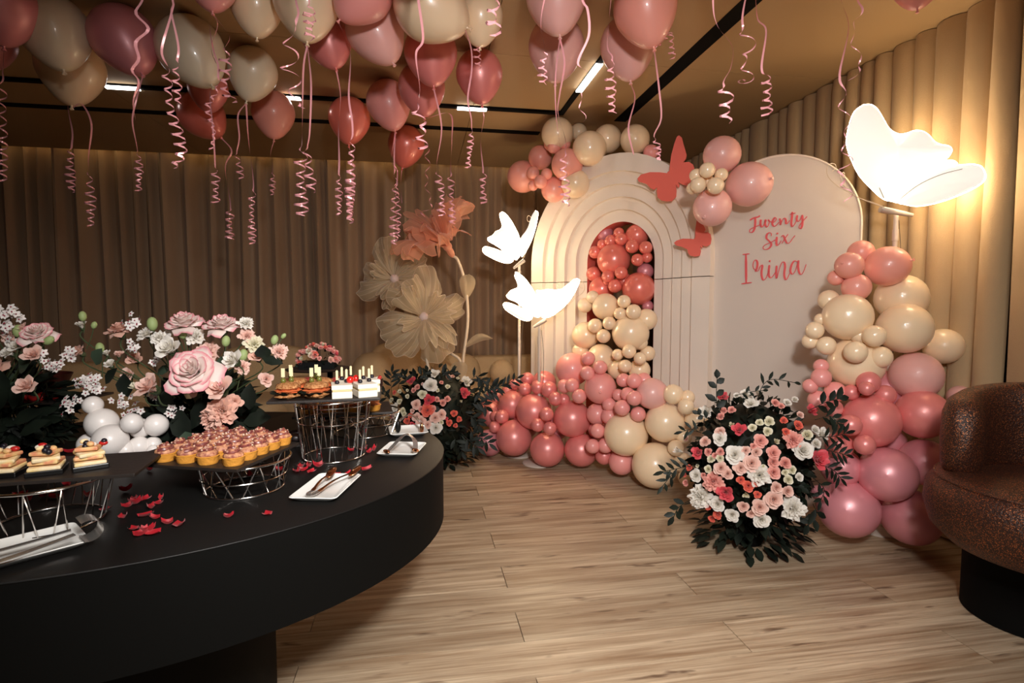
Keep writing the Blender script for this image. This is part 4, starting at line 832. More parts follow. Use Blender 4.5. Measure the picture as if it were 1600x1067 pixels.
q = MB(); q.ring((cx, cy, .592), .343, .004, 56, 6); q.build('piping', M['glitter'], cch)
# ------------------------------------------------------------------ buffet table
TC = Vector((-.92, 1.9, 0)); TA, TB, TZ = 1.0, .82, .75
tb = thing('buffet_table', 'large black oval buffet table with deep apron and drum pedestal', 'table', TC)
q = MB(); q.lathe([(.998, TZ-.004), (1.0, TZ-.003), (1.0, TZ-.0012), (.9988, TZ), (0, TZ)], 96, TC, TA, TB); q.build('tabletop', M['black'], tb)
q = MB(); q.lathe([(.97, TZ-.225), (.998, TZ-.225), (.998, TZ-.004), (.97, TZ-.004)], 96, TC, TA, TB); q.build('apron', M['apron'], tb)
q = MB(); q.lathe([(0, TZ-.20), (.97, TZ-.20), (.97, TZ-.006)], 96, TC, TA, TB); q.build('underside', M['apron'], tb)
q = MB(); q.lathe([(.45, 0), (.45, TZ-.20)], 64, (-.92, 1.75, 0)); q.build('pedestal', M['apron'], tb)

def wire_stand(label, c, z1, r0, r1, n, mids=(), lean=1.4):
    t = thing('wire_stand', label, 'stand', (c[0], c[1], TZ), 'chrome wire basket stands on the buffet')
    z0 = TZ+.004
    for z, r in [(z0, r0), (z1-.003, r1)]: q = MB(); q.ring((c[0], c[1], z), r, .0034, 48, 8); q.build('ring', M['chrome'], t)
    for f in mids: q = MB(); q.ring((c[0], c[1], z0+(z1-z0)*f), r0+(r1-r0)*f, .002, 40, 6); q.build('ring', M['chrome'], t)
    for s in (1, -1):
        a = s*lean*pi/n; q = MB(); q.tube([(r0, 0, z0-TZ), (r1*cos(a), r1*sin(a), z1-.003-TZ)], .0017, 5); me = q.mesh('wire'); me.materials.append(M['chrome'])
        for k in range(n): o = obj('wire', me, None, t); o.rotation_euler.z = 2*pi*(k+.5*(s < 0))/n
    return t
def board(label, c, w, dep, rot, z, th=.008, name='slate_board'):
    R = Matrix.Rotation(rot, 4, 'Z'); q = MB(); m = Matrix.Translation((c[0], c[1], z)) @ R
    q.box((-w/2, -dep/2, 0), (w/2, dep/2, th), m)
    return solo(q, name, M['slate'], (c[0], c[1], z), label, 'board', smooth=False, bevel=.0012)
def on(c, rot, u, v, z=0): return Vector((c[0]+u*cos(rot)-v*sin(rot), c[1]+u*sin(rot)+v*cos(rot), z))

# front slate board of tartlets on its basket
cA, rA = (-.57, 1.605), -.345
wire_stand('low chrome wire basket under the front tartlet board', (-.475, 1.565), .838, .098, .118, 14, (.45,))
board('dark slate board with yellow tartlets at the front of the buffet', cA, .36, .275, rA, .838)
zA = .846
def tart_mesh(kind):
    q = MB(); q.lathe([(0, 0), (.0225, 0), (.0245, .003), (.027, .019), (.0285, .021), (.026, .022), (.024, .017), (0, .016)], 22); return q.mesh('crust_shell')
crust = tart_mesh(0); crust.materials.append(M['crust']); TOPS = []
for s in range(3):
    rnd = random.Random(s+5); q = MB()
    q.ball((0,0,.024), .0245, .0245, .013, 16, 9, fn=lambda p: 1+.12*sin(9*p.x+s)*cos(8*p.y)); q.ball((0,.001,.033), .016, .016, .012, 14, 8, fn=lambda p: 1+.15*sin(11*p.z+5*p.x+s))
    me = q.mesh('cream_dome'); me.materials.append(M['dome'])
    q2 = MB(); sp_ = [Vector(((.021-.0155*t)*cos(9.5*t+s), (.021-.0155*t)*sin(9.5*t+s), .0315+.014*t+.0012*sin(20*t))) for t in [k/22 for k in range(23)]]; q2.tube(sp_, [.0042-.0010*k/22+.0007*sin(k*1.3) for k in range(23)], 6)
    m2 = q2.mesh('plum_swirl'); m2.materials.append(M['swirl'])
    q3 = MB()
    for k in range(9): a = rnd.uniform(0, 6.28); rr = rnd.uniform(.004, .021); q3.ball((rr*cos(a), rr*sin(a), .047-.5*rr), rnd.uniform(.0022, .0038), n=6, m=4)
    m3 = q3.mesh('sugar_crumbs'); m3.materials.append(M['sugar']); TOPS.append((me, m2, m3))
rows = ['front row', 'second row', 'third row', 'fourth row', 'back row']; ords = ['leftmost', 'second from left', 'third from left', 'rightmost']
rnd = random.Random(3)
for j in range(5):
    for i in range(4):
        u = -.052+i*.064+rnd.uniform(-.003, .003)-(.006 if i < 3 else 0); v = -.098+j*.052+rnd.uniform(-.003, .003)
        p = on(cA, rA, u, v, zA)
        t = thing('mini_tartlet', 'yellow-crust mini tartlet, %s in the %s of the front slate board' % (ords[i], rows[j]), 'tartlet', p, 'mini tartlets on the front slate board')
        t.rotation_euler.z = rnd.uniform(0, 6.28); a, b, e_ = TOPS[rnd.randrange(3)]
        obj('crust_shell', crust, None, t); obj('cream_dome', a, None, t); obj('plum_swirl', b, None, t); x_ = obj('sugar_crumbs', e_, None, t); x_['kind'] = 'stuff'

# tall stand with sandwiches
cB, rB = (-.31, 1.875), .05
wire_stand('tall chrome wire basket under the sandwich board', (-.285, 1.86), .948, .098, .122, 16, (.62, .9), .8)
wire_stand('chrome wire basket behind the sandwich stand, holding the caramel tart board', (-.215, 2.19), .838, .115, .135, 14, (.5,))
board('slate board carrying the seeded and white sandwiches', (-.30, 1.875), .34, .235, rB, .948); zB = .956
def rfn(seed, amp=.12): return lambda p: 1+amp*sin(7*p.x+seed)*sin(8*p.y+2*seed)+amp*.5*sin(17*p.z+seed)
for k, (u, v, nm) in enumerate(((-.108, -.055, 'front left'), (-.022, -.06, 'front right'), (-.102, .045, 'back left'), (-.020, .04, 'back right'))):
    p = on(cB, rB, u, v, zB)
    t = thing('seeded_sandwich', 'seeded brown sandwich with salmon and olive picks, %s of the four' % nm, 'sandwich', p, 'seeded sandwiches')
    def lump(name, c, rx, ry, rz, m, sd, amp=.1): q = MB(); q.ball(p+Vector(c), rx, ry, rz, 20, 12, fn=rfn(sd, amp)); return q.build(name, M[m], t)
    lump('bread_base', (0, 0, .011), .040, .046, .0115, 'bread', k); lump('salmon_slice', (.002, -.004, .025), .039, .046, .006, 'salmon', k+3, .2); lump('salad_leaf', (-.006, -.002, .020), .043, .047, .005, 'leaf', k+7, .35); lump('bread_top', (.001, .004, .038), .038, .045, .013, 'bread', k+5)
    for s, (du, dv) in enumerate(((-.012, -.004), (.008, .016))[:2 if k < 2 else 1]):
        b = p+Vector((du, dv, .050)); q = MB(); q.ball(b+Vector((0,0,.006)), .0085, .0085, .0095, 12, 8); o = q.build('olive', M['olive'], t)
        q = MB(); q.tube([b, b+Vector((0, 0, .045))], .0009, 5); q.build('pick', M['pick'], o)
        q = MB(); q.box(b+Vector((-.0055, -.0012, .018)), b+Vector((.0055, .0012, .046))); q.build('pick_flag', M['pick'], o, False)
for k, (u, v, nm, tom) in enumerate(((.057, -.062, 'front left', 1), (.128, -.055, 'front right', 1), (.064, .034, 'back left', 0), (.134, .042, 'back right', 0))):
    p = on(cB, rB, u, v, zB)
    t = thing('white_sandwich', 'white bread sandwich with blueberry picks, %s of the four white ones' % nm, 'sandwich', p, 'white sandwiches')
    rz = rB+(.3 if k % 2 else .12)
    def sl(name, z0, h, w, m): 
        q = MB(); q.box((-w/2, -.046, z0), (w/2, .046, z0+h), Matrix.Translation(p) @ Matrix.Rotation(rz, 4, 'Z')); return q.build(name, M[m], t, False, bevel=.002)
    sl('lower_slice', 0, .022, .062, 'wbread'); sl('filling', .022, .006, .060, 'filling'); sl('upper_slice', .028, .015, .064, 'wbread')
    for s in range(2):
        b = p+Vector((-.012+.026*s, -.012+.028*s, .042)); q = MB(); q.ball(b+Vector((0,0,.006)), .0075, n=12, m=8); o = q.build('blueberry', M['blueberry'], t)
        q = MB(); q.tube([b, b+Vector((0, 0, .046))], .001, 5); q.box(b+Vector((-.0035, -.001, .014)), b+Vector((.0035, .001, .044))); q.build('pick', M['pick'], o, False)
    if tom: 
        q = MB(); q.ball(p+Vector((.026 if k == 0 else -.030, .012 if k == 0 else .034, .052)), .0125, n=14, m=10); q.build('cherry_tomato', M['tomato'], t)
# caramel tarts behind the tall stand
cE, rE = (-.295, 2.20), .12
board('slate board of caramel tartlets behind the tall wire stand', cE, .36, .24, rE, .838)
for k in range(8):
    u, v = (-.13+.078*(k % 4), -.065 if k < 4 else .03); p = on(cE, rE, u, v, .846)
    t = thing('caramel_tartlet', 'brown nut-topped tartlet behind the tall stand, %s row, %s' % (('front', 'back')[k//4], ords[k % 4]), 'tartlet', p, 'caramel tartlets behind the wire stand')
    o = obj('crust_shell', crust, None, t); o.scale = (1.25, 1.25, 1.05)
    q = MB(); q.ball(p+Vector((0, 0, .024)), .031, .031, .012, 14, 8, fn=rfn(k, .2)); q.build('nut_topping', M['brown'], t)
# pink canapes and chocolate cakes further back
cD, rD = (-.36, 2.33), .0
wire_stand('chrome wire basket at the back under the pink canape board', (-.36, 2.33), .908, .085, .10, 12)
board('slate board of pink canapes and chocolate cakes at the back', cD, .40, .20, rD, .908)
for k in range(5):
    p = on(cD, rD, -.165+.062*k, -.02, .916); q = MB(); rounded(q, p+Vector((0, 0, .015)), .026, .07, .015, .6, 18, 8)
    t = thing('pink_canape', 'pink ham-topped canape behind the seeded sandwiches, %s in its row' % ('leftmost', 'second from left', 'middle', 'fourth from left', 'rightmost')[k], 'canape', p, 'pink canapes')
    q.build('bread_bar', M['bread'], t); q = MB(); q.ball(p+Vector((0, 0, .030)), .026, .068, .009, 14, 8, fn=rfn(k, .15)); q.build('ham_topping', M['ham'], t)
for k in range(4):
    p = on(cD, rD, .145+.042*(k % 2), -.05+.055*(k//2), .916); q = MB(); q.lathe([(0, 0), (.019, 0), (.021, .026), (0, .027)], 18, p)
    t = thing('chocolate_cake', 'dark chocolate cake with white cream and berry, %s of the four' % ('front left', 'front right', 'rear left', 'rear right')[k], 'cake', p, 'chocolate cakes on the back board')
    q.build('cake_body', M['dchoc'], t); q = MB(); q.ball(p+Vector((-.004, 0, .030)), .014, .014, .006, 12, 7, fn=rfn(k, .2)); q.build('cream_swirl', M['wbread'], t)
    q = MB(); q.ball(p+Vector((.008, -.004, .034)), .008, n=10, m=7); q.build('berry', M['berry'], t)
# flower board at the back
cF = (-.45, 2.55)
fs = thing('flower_riser', 'black riser with thin round tray holding the small flower arrangement', 'stand', (cF[0], cF[1], TZ))
q = MB(); q.lathe([(.07, TZ), (.07, TZ+.008), (.012, TZ+.012), (.012, .955), (.02, .962)], 24, (cF[0]+.05, cF[1], 0)); q.build('post', M['slot'], fs)
q = MB(); q.lathe([(0, .962), (.135, .963), (.14, .968), (.135, .970), (0, .969)], 40, (cF[0], cF[1], 0)); q.build('tray', M['slate'], fs)
fa = thing('flower_arrangement', 'small low arrangement of pink and coral flowers on the black tray at back', 'flowers', (cF[0], cF[1], .97))
q = MB(); q.box((cF[0]-.075, cF[1]-.05, .970), (cF[0]+.075, cF[1]+.05, 1.0)); q.build('black_dish', M['slot'], fa, False)
rnd = random.Random(21); foliage(fa, Vector((cF[0], cF[1], 1.0)), .085, .06, .065, 110, .028, .007, rnd, .972)
for k in range(64):
    a = rnd.uniform(0, 2*pi); e = rnd.uniform(.02, 1.0); d = Vector((cos(a)*sqrt(1-e*e), sin(a)*sqrt(1-e*e), e)); p = Vector((cF[0]+d.x*.095, cF[1]+d.y*.065, .998+d.z*.082))
    if d.y > .5: continue
    put_flower(fa, 'spray', rnd.choice(('rp', 'rk', 'rr', 'rp', 'rc', 'ro', 'rp')), p, d, rnd.uniform(.013, .021), rnd)

# left board: fruit cream cups
cL, rL = (-.83, 1.425), .10
wire_stand('large chrome wire basket at the front left under the fruit cup board', (-.845, 1.385), .862, .105, .13, 13, (), .5)
board('slate board of fruit cream cups at the front left of the buffet', cL, .36, .21, rL, .862)
for k, (px, py) in enumerate(((8, 742), (74, 738), (141, 730))):
    p = onz(px, py, .870); p.z = .870
    t = thing('fruit_cream_cup', 'black cup of layered cream and berries, %s' % ('cut by the left photo edge', 'middle of the three at left', 'nearest the white balloons')[k], 'dessert', p, 'fruit cream cups on the left board')
    R = Matrix.Translation(p) @ Matrix.Rotation(.15+.2*k, 4, 'Z')
    q = MB(); q.box((-.034, -.034, 0), (.034, .034, .012), R); q.build('cup', M['cup'], t, False, bevel=.002)
    for s in range(4):
        q = MB(); q.box((-.030+.002*s, -.030+.002*s, .012+.010*s), (.030-.003*s, .030-.002*s, .021+.010*s), R @ Matrix.Rotation(.1*s*(-1)**s, 4, 'Z') @ Matrix.Rotation(.06*(-1)**s, 4, 'X')); q.build('cream_layer' if s % 2 == 0 else 'fruit_layer', M['custard'] if s % 2 == 0 else M['fruitl'], t, False, bevel=.003)
    rnd = random.Random(k)
    for s in range(7):
        b = p+Vector((rnd.uniform(-.022, .022), rnd.uniform(-.022, .022), .052+rnd.uniform(0, .01))); q = MB()
        if s < 4: q.ball(b, .010, .007, .006, 10, 7, Matrix.Rotation(s*1.3, 3, 'Z')); q.build('fruit_piece', M[('berry', 'custard', 'fruitl', 'wbread')[s]], t)
        else: q.ball(b, .0065, n=10, m=7); q.build('blueberry', M['blueberry'], t)
# far left stand with strawberries
cS = (-1.44, 2.34)
wire_stand('dark wire basket at the far left under the strawberry board', cS, .892, .10, .115, 9, (), .6)
board('black board at the far left holding a maroon bowl of strawberries', cS, .40, .24, -.12, .892)
q = MB(); q.lathe([(0, .90), (.06, .90), (.10, .93), (.125, .985), (.12, .985), (.09, .935), (0, .91)], 36, (cS[0]-.03, cS[1]+.02, 0))
solo(q, 'bowl', M['maroon'], (cS[0]-.03, cS[1]+.02, .90), 'dark maroon bowl on the far left board', 'bowl')
rnd = random.Random(8)
for k in range(7):
    p = Vector((cS[0]+.02+rnd.uniform(-.06, .10), cS[1]-.085+rnd.uniform(-.02, .03), .917)); q = MB(); q.ball(p, .017, .016, .019, 12, 9, fn=lambda p: 1-.25*max(0, p.z))
    t = thing('strawberry', 'red strawberry lying in front of the maroon bowl at far left', 'strawberry', p, 'strawberries on the far left board')
    q.build('fruit', M['berry'], t)
# dark chocolates between the tartlets and the tall stand
cG, rG = (-.52, 2.06), .1
board('low slate board with dark chocolates behind the tartlets', cG, .22, .15, rG, TZ+.001)
for k in range(6):
    p = on(cG, rG, -.07+.07*(k % 3), -.035+.07*(k//3), TZ+.009); q = MB(); rounded(q, p+Vector((0, 0, .016)), .026, .024, .016, .6, 16, 8)
    t = thing('dark_chocolate', 'dark wrapped chocolate on the low board, %s row, %s' % (('front', 'back')[k//3], ('left', 'middle', 'right')[k % 3]), 'chocolate', p, 'dark chocolates'); q.build('praline', M['dchoc'], t)
    q = MB(); q.lathe([(.030, .0), (.033, .012), (.031, .012), (.028, .002)], 14, p); q.build('paper_case', M['cup'], t)

# plates with tongs
def plate(label, c, w, d, rot):
    t = thing('serving_plate', label, 'plate', (c[0], c[1], TZ), 'white rectangular serving plates')
    m = Matrix.Translation((c[0], c[1], TZ)) @ Matrix.Rotation(rot, 4, 'Z')
    def loop(s, z, k): 
        hw_, hd = w/2+s, d/2+s; r = .012; P_ = []
        for cx_, cy_, a0 in ((hw_-r, hd-r, 0), (-hw_+r, hd-r, 90), (-hw_+r, -hd+r, 180), (hw_-r, -hd+r, 270)):
            for i in range(4): a = radians(a0+30*i); P_.append(m @ Vector((cx_+r*cos(a), cy_+r*sin(a), z)))
        return P_
    prof = [(-.022, .0005), (-.020, 0), (-.004, .010), (0, .014), (-.002, .0155), (-.008, .012), (-.022, .0055)]
    L_ = [loop(s, z, 0) for s, z in prof]; q = MB(); n = 16
    q.add([p for l in L_ for p in l], [(i*n+k, i*n+(k+1)%n, (i+1)*n+(k+1)%n, (i+1)*n+k) for i in range(len(L_)-1) for k in range(n)]+[tuple(range(n-1, -1, -1)), tuple((len(L_)-1)*n+k for k in range(n))])
    q.build('dish', M['porcelain'], t); return t
def strap(q, pts, w, th):
    P_ = smooth_path(pts, 6); N = len(P_); v_s = CR; ws_ = w if isinstance(w, list) else [w]*N; v = []
    for i, p in enumerate(P_):
        t = (P_[min(i+1, N-1)]-P_[max(0, i-1)]).normalized(); s = t.cross(Vector((0, 0, 1)))
        s = s.normalized() if s.length > .15 else v_s
        v_s = s; n = s.cross(t); k = ws_[min(len(ws_)-1, int(i/(N-1)*(len(ws_)-1)+.5))]/2
        v += [p-s*k-n*th/2, p+s*k-n*th/2, p+s*k+n*th/2, p-s*k+n*th/2]
    q.add(v, [(4*i+a, 4*i+(a+1)%4, 4*i+4+(a+1)%4, 4*i+4+a) for i in range(N-1) for a in range(4)]+[(3, 2, 1, 0), (4*N-4, 4*N-3, 4*N-2, 4*N-1)])
def tongs(label, base, e1, e2, m='copper', w=.012, spoon=.02, lift=.03):
    """V-shaped serving tongs: spring bow at base, two arms to spoon tips e1 and e2"""
    b = Vector(base); e1, e2 = Vector(e1), Vector(e2); dm = ((e1+e2)/2-b).normalized(); 
    t = thing('serving_tongs', label, 'tongs', b, 'serving tongs on the plates')
    q = MB(); s = dm.cross(Vector((0, 0, 1))).normalized(); s = s if (e2-e1).dot(s) > 0 else -s
    strap(q, [b-s*.008+dm*.02, b-s*.010+dm*.004, b-dm*.008, b+s*.010+dm*.004, b+s*.008+dm*.02], w, .0016); q.build('spring_bow', M['steel'], t)
    for sg, e in ((-1, e1), (1, e2)):
        st = b+s*sg*.009+dm*.018; q = MB(); strap(q, [st, st.lerp(e, .5)+Vector((0, 0, .006)), e], [w*.9, w*.6, w*.5, w*.6], .0018); o = q.build('arm', M[m], t)
        ed = (e-st).normalized(); q = MB(); q.ball(e+ed*spoon*.8, spoon*.55, spoon*1.15, spoon*.18, 14, 8, Matrix.Rotation(atan2(ed.y, ed.x)-pi/2, 3, 'Z') @ Matrix.Rotation(.35, 3, 'X')); q.build('spoon_tip', M[m], o)
def cen(*pp): P_ = [onz(x, y, TZ) for x, y in pp]; return sum(P_, Vector())/len(P_)
c1_ = cen((444,785),(518,789),(571,749),(505,746)); ra = .05
d1 = onz(571,749,TZ)-onz(518,789,TZ); 
plate('white plate with tongs nearest the front edge, right of the tartlets', c1_, .205, .125, atan2(d1.y, d1.x)+.10)
tongs('rose gold serving tongs with spoon tips on the front plate', onz(486,772,TZ+.014), onz(513,742,TZ+.030), onz(548,739,TZ+.030), spoon=.022)
c2_ = cen((592,716),(648,720),(667,695),(607,695))
d2 = onz(650,719,TZ)-onz(594,717,TZ)
plate('white plate with bow tongs at the right end of the buffet', c2_, .135, .16, atan2(d2.y, d2.x)+.05)
p0, p1 = onz(604,708,TZ+.016), onz(649,706,TZ+.016)
tg = thing('serving_tongs', 'curved steel tongs standing arched over the right end plate', 'tongs', p0, 'serving tongs on the plates')
q = MB(); strap(q, [p0, p0.lerp(p1, .25)+Vector((0,.02,.022)), p0.lerp(p1, .55)+Vector((0,.04,.045)), p0.lerp(p1, .75)+Vector((0,.04,.05)), p0.lerp(p1, .98)+Vector((0,.03,.03)), p1], .016, .0018); q.build('bow_arm', M['steel'], tg)
for p, l in ((p0, .024), (p1, .026)): q = MB(); q.ball(p+Vector((0, 0, .006)), .009, l*.8, .006, 12, 8, Matrix.Rotation(.5, 3, 'Z')); q.build('spoon_tip', M['copper'], tg)
c3_ = cen((602,671),(622,686),(671,681),(655,668)); d3 = onz(671,680,TZ)-onz(622,686,TZ)
plate('white plate at the far right end of the buffet beside the floor bouquet', c3_, .145, .15, .12)
p0, p1 = onz(622,672,TZ+.015), onz(659,674,TZ+.015)
tg = thing('serving_tongs', 'tongs with one dark grip on the farthest right plate', 'tongs', p0, 'serving tongs on the plates')
q = MB(); strap(q, [p0, p0+Vector((0, .005, .03)), p0.lerp(p1, .5)+Vector((0, .06, .05)), p1+Vector((0, .01, .03)), p1], .012, .0018); q.build('bow_arm', M['steel'], tg)
q = MB(); q.ball(p0+Vector((0, 0, .014)), .011, .009, .026, 12, 8); q.build('dark_grip', M['darkmetal'], tg); q = MB(); q.ball(p1+Vector((0, 0, .012)), .008, .008, .022, 12, 8); q.build('spoon_tip', M['copper'], tg)
a_, b_ = onz(150,853,TZ), onz(112,826,TZ); dl = (onz(0,893,TZ)-onz(150,856,TZ)).normalized(); dl = (dl+(b_-a_).cross(Vector((0,0,1))).normalized()*(1 if dl.dot((b_-a_).cross(Vector((0,0,1)))) > 0 else -1)).normalized()
wd = (b_-a_).length; cP = (a_+b_)/2+dl*.16
plate('white plate with shiny tongs cropped by the left edge at the front of the buffet', cP, .32, max(.13, wd), atan2(dl.y, dl.x))
tg = thing('serving_tongs', 'large polished steel tongs with a ribbed bow on the front left plate', 'tongs', onz(148,842,TZ+.015), 'serving tongs on the plates')
bw = onz(152,838,TZ+.014); back = dl; up = Vector((0, 0, 1)); sd = dl.cross(up).normalized()
for sg in (-1, 1):
    q = MB(); strap(q, [bw+back*.04+sd*sg*.016+up*.022, bw+back*.12+sd*sg*.026+up*.014, bw+back*.26+sd*sg*.042+up*.006], [.014, .013, .014, .016], .002); q.build('arm', M['steel'], tg)
q = MB(); NU, NV = 28, 10; v = []
for i in range(NU+1):
    th_ = radians(-20+230*i/NU); rr = .022*(1+.012*cos(i*pi))
    for j in range(NV+1):
        s = (j/NV-.5)*.052; v.append(bw+back*.018-back*rr*1.25*sin(th_)*.9+up*(.024-rr*cos(th_))+sd*s*(1-.1*abs(s)))
q.add(v, [(i*(NV+1)+j, i*(NV+1)+j+1, (i+1)*(NV+1)+j+1, (i+1)*(NV+1)+j) for i in range(NU) for j in range(NV)]); q.build('ribbed_bow', M['steel'], tg)

# loose rose petals
PT = []
for ox, oy, sc, L_ in ((0,640,5.333,[(1045,495),(1140,450),(1235,445),(1250,512),(1160,430),(1120,750),(1060,820),(1130,795),(1215,755),(1320,790),(1340,750),(1265,830),(1215,890),(1020,910),(1290,915),(1395,960),(1490,970),(1110,1010),(1180,1050),(1230,1030),(1270,1045),(585,360),(545,200),(1050,685),(880,840)]),
 (400,640,5.333,[(375,487),(440,485),(520,485),(465,525),(340,527),(395,515),(185,515),(670,550),(775,545),(945,362),(985,345),(905,320),(890,345),(795,350),(880,170),(850,205),(925,510),(910,195)]), (200,640,5.333,[(840,905),(1160,880),(760,510),(1010,1180-640+20)]), (0,640,5.333,[(375,730),(450,735),(170,720),(240,765),(550,650),(735,720)])):
    PT += [(ox+x/sc, oy+y/sc) for x, y in L_]
PMESH = []
for s in range(4):
    rnd = random.Random(s); q = MB(); al = []
    for j in range(6):
        for k in range(5):
            u, v = k/2-1, j/5; wv = .011*(sin(pi*min(.94, .15+.7*v))**.6); q.v.append((u*wv*(1-.1*s), (v-.5)*.030, .001+.006*u*u*(1+s*.3)+.006*(v-.4)**2*4*(.4+.3*s)+.0015*sin(5*u+s))); al.append(v)
    q.f += [(j*5+k, j*5+k+1, (j+1)*5+k+1, (j+1)*5+k) for j in range(5) for k in range(4)]
    me = amesh(q, al, 'rose_petal'); me.materials.append(M['red']); PMESH.append(me)
rnd = random.Random(2)
for k, (x, y) in enumerate(PT):
    p = onz(x, y, TZ)
    if ((p.x-TC.x)/TA)**2+((p.y-TC.y)/TB)**2 > .97: continue
    o = obj('rose_petal', PMESH[k % 4], None); o.location = p+Vector((0, 0, .0008)); o.rotation_euler = (0, 0, rnd.uniform(0, 6.28)); s = rnd.uniform(.7, 1.1); o.scale = (s, s, s)
    reg = 'left of the front tartlet stand' if 180 < x < 300 and y > 690 else 'near the foot of the tall wire stand' if 460 < x < 620 and y < 745 else 'on the bare black table in front of the tartlet stand' if 330 < x < 440 and y > 790 else 'under the front left wire basket' if x < 180 and y > 720 else 'lying alone on the black table top'
    tag(o, 'red rose petal '+('scattered ' if 'alone' not in reg else '')+reg, 'petal', 'rose petals '+reg)

# white balloon cluster on the table
g = thing('white_balloon_cluster', 'cluster of white balloons on the black table left of the tartlets', 'balloons', (-.93, 1.86, TZ))
for x, y, r, l in ((145,633,16,0),(159,661,26,0),(206,661,17,1),(219,669,17,-.6),(244,664,19,-.8),(172,688,28,1.2),(141,700,20,-.4),(217,698,17,-.2),(239,694,13,-.8),(197,716,15,.6),(240,713,10,-.2),(166,716,15,.4)):
    d = 1.80-l*.035; R = r*d/FPX*sqrt(cosa(x)); c = at(x, y, d)
    if c.z-R < TZ+.001: c.z = TZ+R+.001
    gballoon(g, c, R, 'egg', Vector((.3, 1, -.3)))

# ------------------------------------------------------------------ table flowers
def floret_mesh():
    q = MB()
    for k in range(5):
        a = 2*pi*k/5; d = Vector((cos(a), sin(a), .25)); leaf(q, Vector((0,0,0))+d*.1, d, Vector((0,0,1)), .85, .36, .12, .3)
    return q
FQ = floret_mesh()
def waxsprig(t, px, py, d, r, n, rnd):
    q = MB(); e = MB(); c = at(px, py, d)
    for k in range(n):
        o = c+CR*rnd.gauss(0, r*.45)+CU*rnd.gauss(0, r*.40)+CF*rnd.gauss(0, r*.3); nrm = (-CF+Vector((rnd.uniform(-.8, .8), rnd.uniform(-.8, .8), rnd.uniform(-.3, .9)))).normalized()
        R = Vector((0,0,1)).rotation_difference(nrm).to_matrix(); s = rnd.uniform(.011, .015)
        q.add([o+R @ (Vector(p)*s) for p in FQ.v], FQ.f); e.ball(o+nrm*.003, .0024, n=6, m=4)
    o = q.build('waxflower_spray', M['wax'], t); o['kind'] = 'stuff'; x = e.build('floret_eyes', M['waxeye'], o); x['kind'] = 'stuff'
def arrangement(label, base, d, fl_, wax, buds, leaves_, seed, fol):
    rnd = random.Random(seed); b = onz(base[0], base[1], TZ)
    t = thing('flower_arrangement', label, 'flowers', (b.x, b.y, TZ))
    q = MB(); q.lathe([(.07, TZ), (.085, TZ+.01), (.09, TZ+.06), (.082, TZ+.065), (0, TZ+.06)], 24, (b.x, b.y, 0)); q.build('low_bowl', M['slot'], t)
    foliage(t, b+Vector((0, 0, fol[0])), fol[1], fol[1]*.75, fol[2], fol[3], .085, .017, rnd, TZ+.001)
    for it in fl_:
        x, y, r, m, kind, (nx, ny) = it[:6]; dd = d+(it[6] if len(it) > 6 else 0); R = r*dd/FPX*cosa(x)**.5; c = at(x, y, dd)
        n = (CR*nx+CU*ny-CF*max(.15, sqrt(max(0, 1-nx*nx-ny*ny)))).normalized()
        o = put_flower(t, kind, CODE[m], c, n, R, rnd)
        if R > .038 and kind == 'rose':                          # big roses: outer petals are sub-parts of their own
            q = MB(); al = []
            for pi_ in range(7):
                q = MB(); al = []; petals(q, al, 17, .55, .78, 1.0, 1.05, 4, 82, .09, 7, .6, ang0=1.1, i0=10+pi_, i1=11+pi_)
                pm_ = amesh(q, al, 'petal'); obj('petal', pm_, M[m and CODE[m]], o)
        sb_ = b+Vector((rnd.uniform(-.04, .04), rnd.uniform(-.03, .03), .05)); q = MB()
        q.tube(smooth_path([c-n*R*.75, c-n*R*1.3-Vector((0, 0, .03)), c.lerp(sb_, .55)+Vector((0,0,.01)), sb_], 5), [.0024]*16, 5); st = q.build('stem', M['stem'], t)
        q = MB(); q.lathe([(.002, -.6), (.16, -.52), (.3, -.30), (.33, -.12), (.25, -.2), (0, -.3)], 10); me = q.mesh('calyx'); me.materials.append(M['stem']); k = obj('calyx', me, None, o)
        if rnd.random() < .6:
            q = MB(); m_ = c.lerp(sb_, .45); leaf(q, m_, Vector((rnd.uniform(-1, 1), rnd.uniform(-.6, .2), .5)), -CF, .06, .016); q.build('stem_leaf', M['leaf2'], st)
    for x, y, r, n in wax: waxsprig(t, x, y, d-.02, r*d/FPX, n, rnd)
    for x, y, r, (tx, ty) in buds:
        c = at(x, y, d); e = at(tx, ty, d); q = MB(); q.ball(c, r*d/FPX*.7, r*d/FPX*.7, r*d/FPX, 10, 8, Vector((0,0,1)).rotation_difference((c-e).normalized()).to_matrix()); o = q.build('flower_bud', M['sepal'], t)
        q = MB(); q.tube(smooth_path([c, c.lerp(e, .5)+CR*.004, e], 5), .0016, 5); q.build('bud_stem', M['stem'], o)
    for x, y, x2, y2, wd, m in leaves_:
        q = MB(); p0, p1 = at(x, y, d-.01), at(x2, y2, d-.03); leaf(q, p0, p1-p0, -CF+Vector((0, 0, .5)), (p1-p0).length, wd*d/FPX, .25, .15); q.build('leaf', M[m], t)
    return t
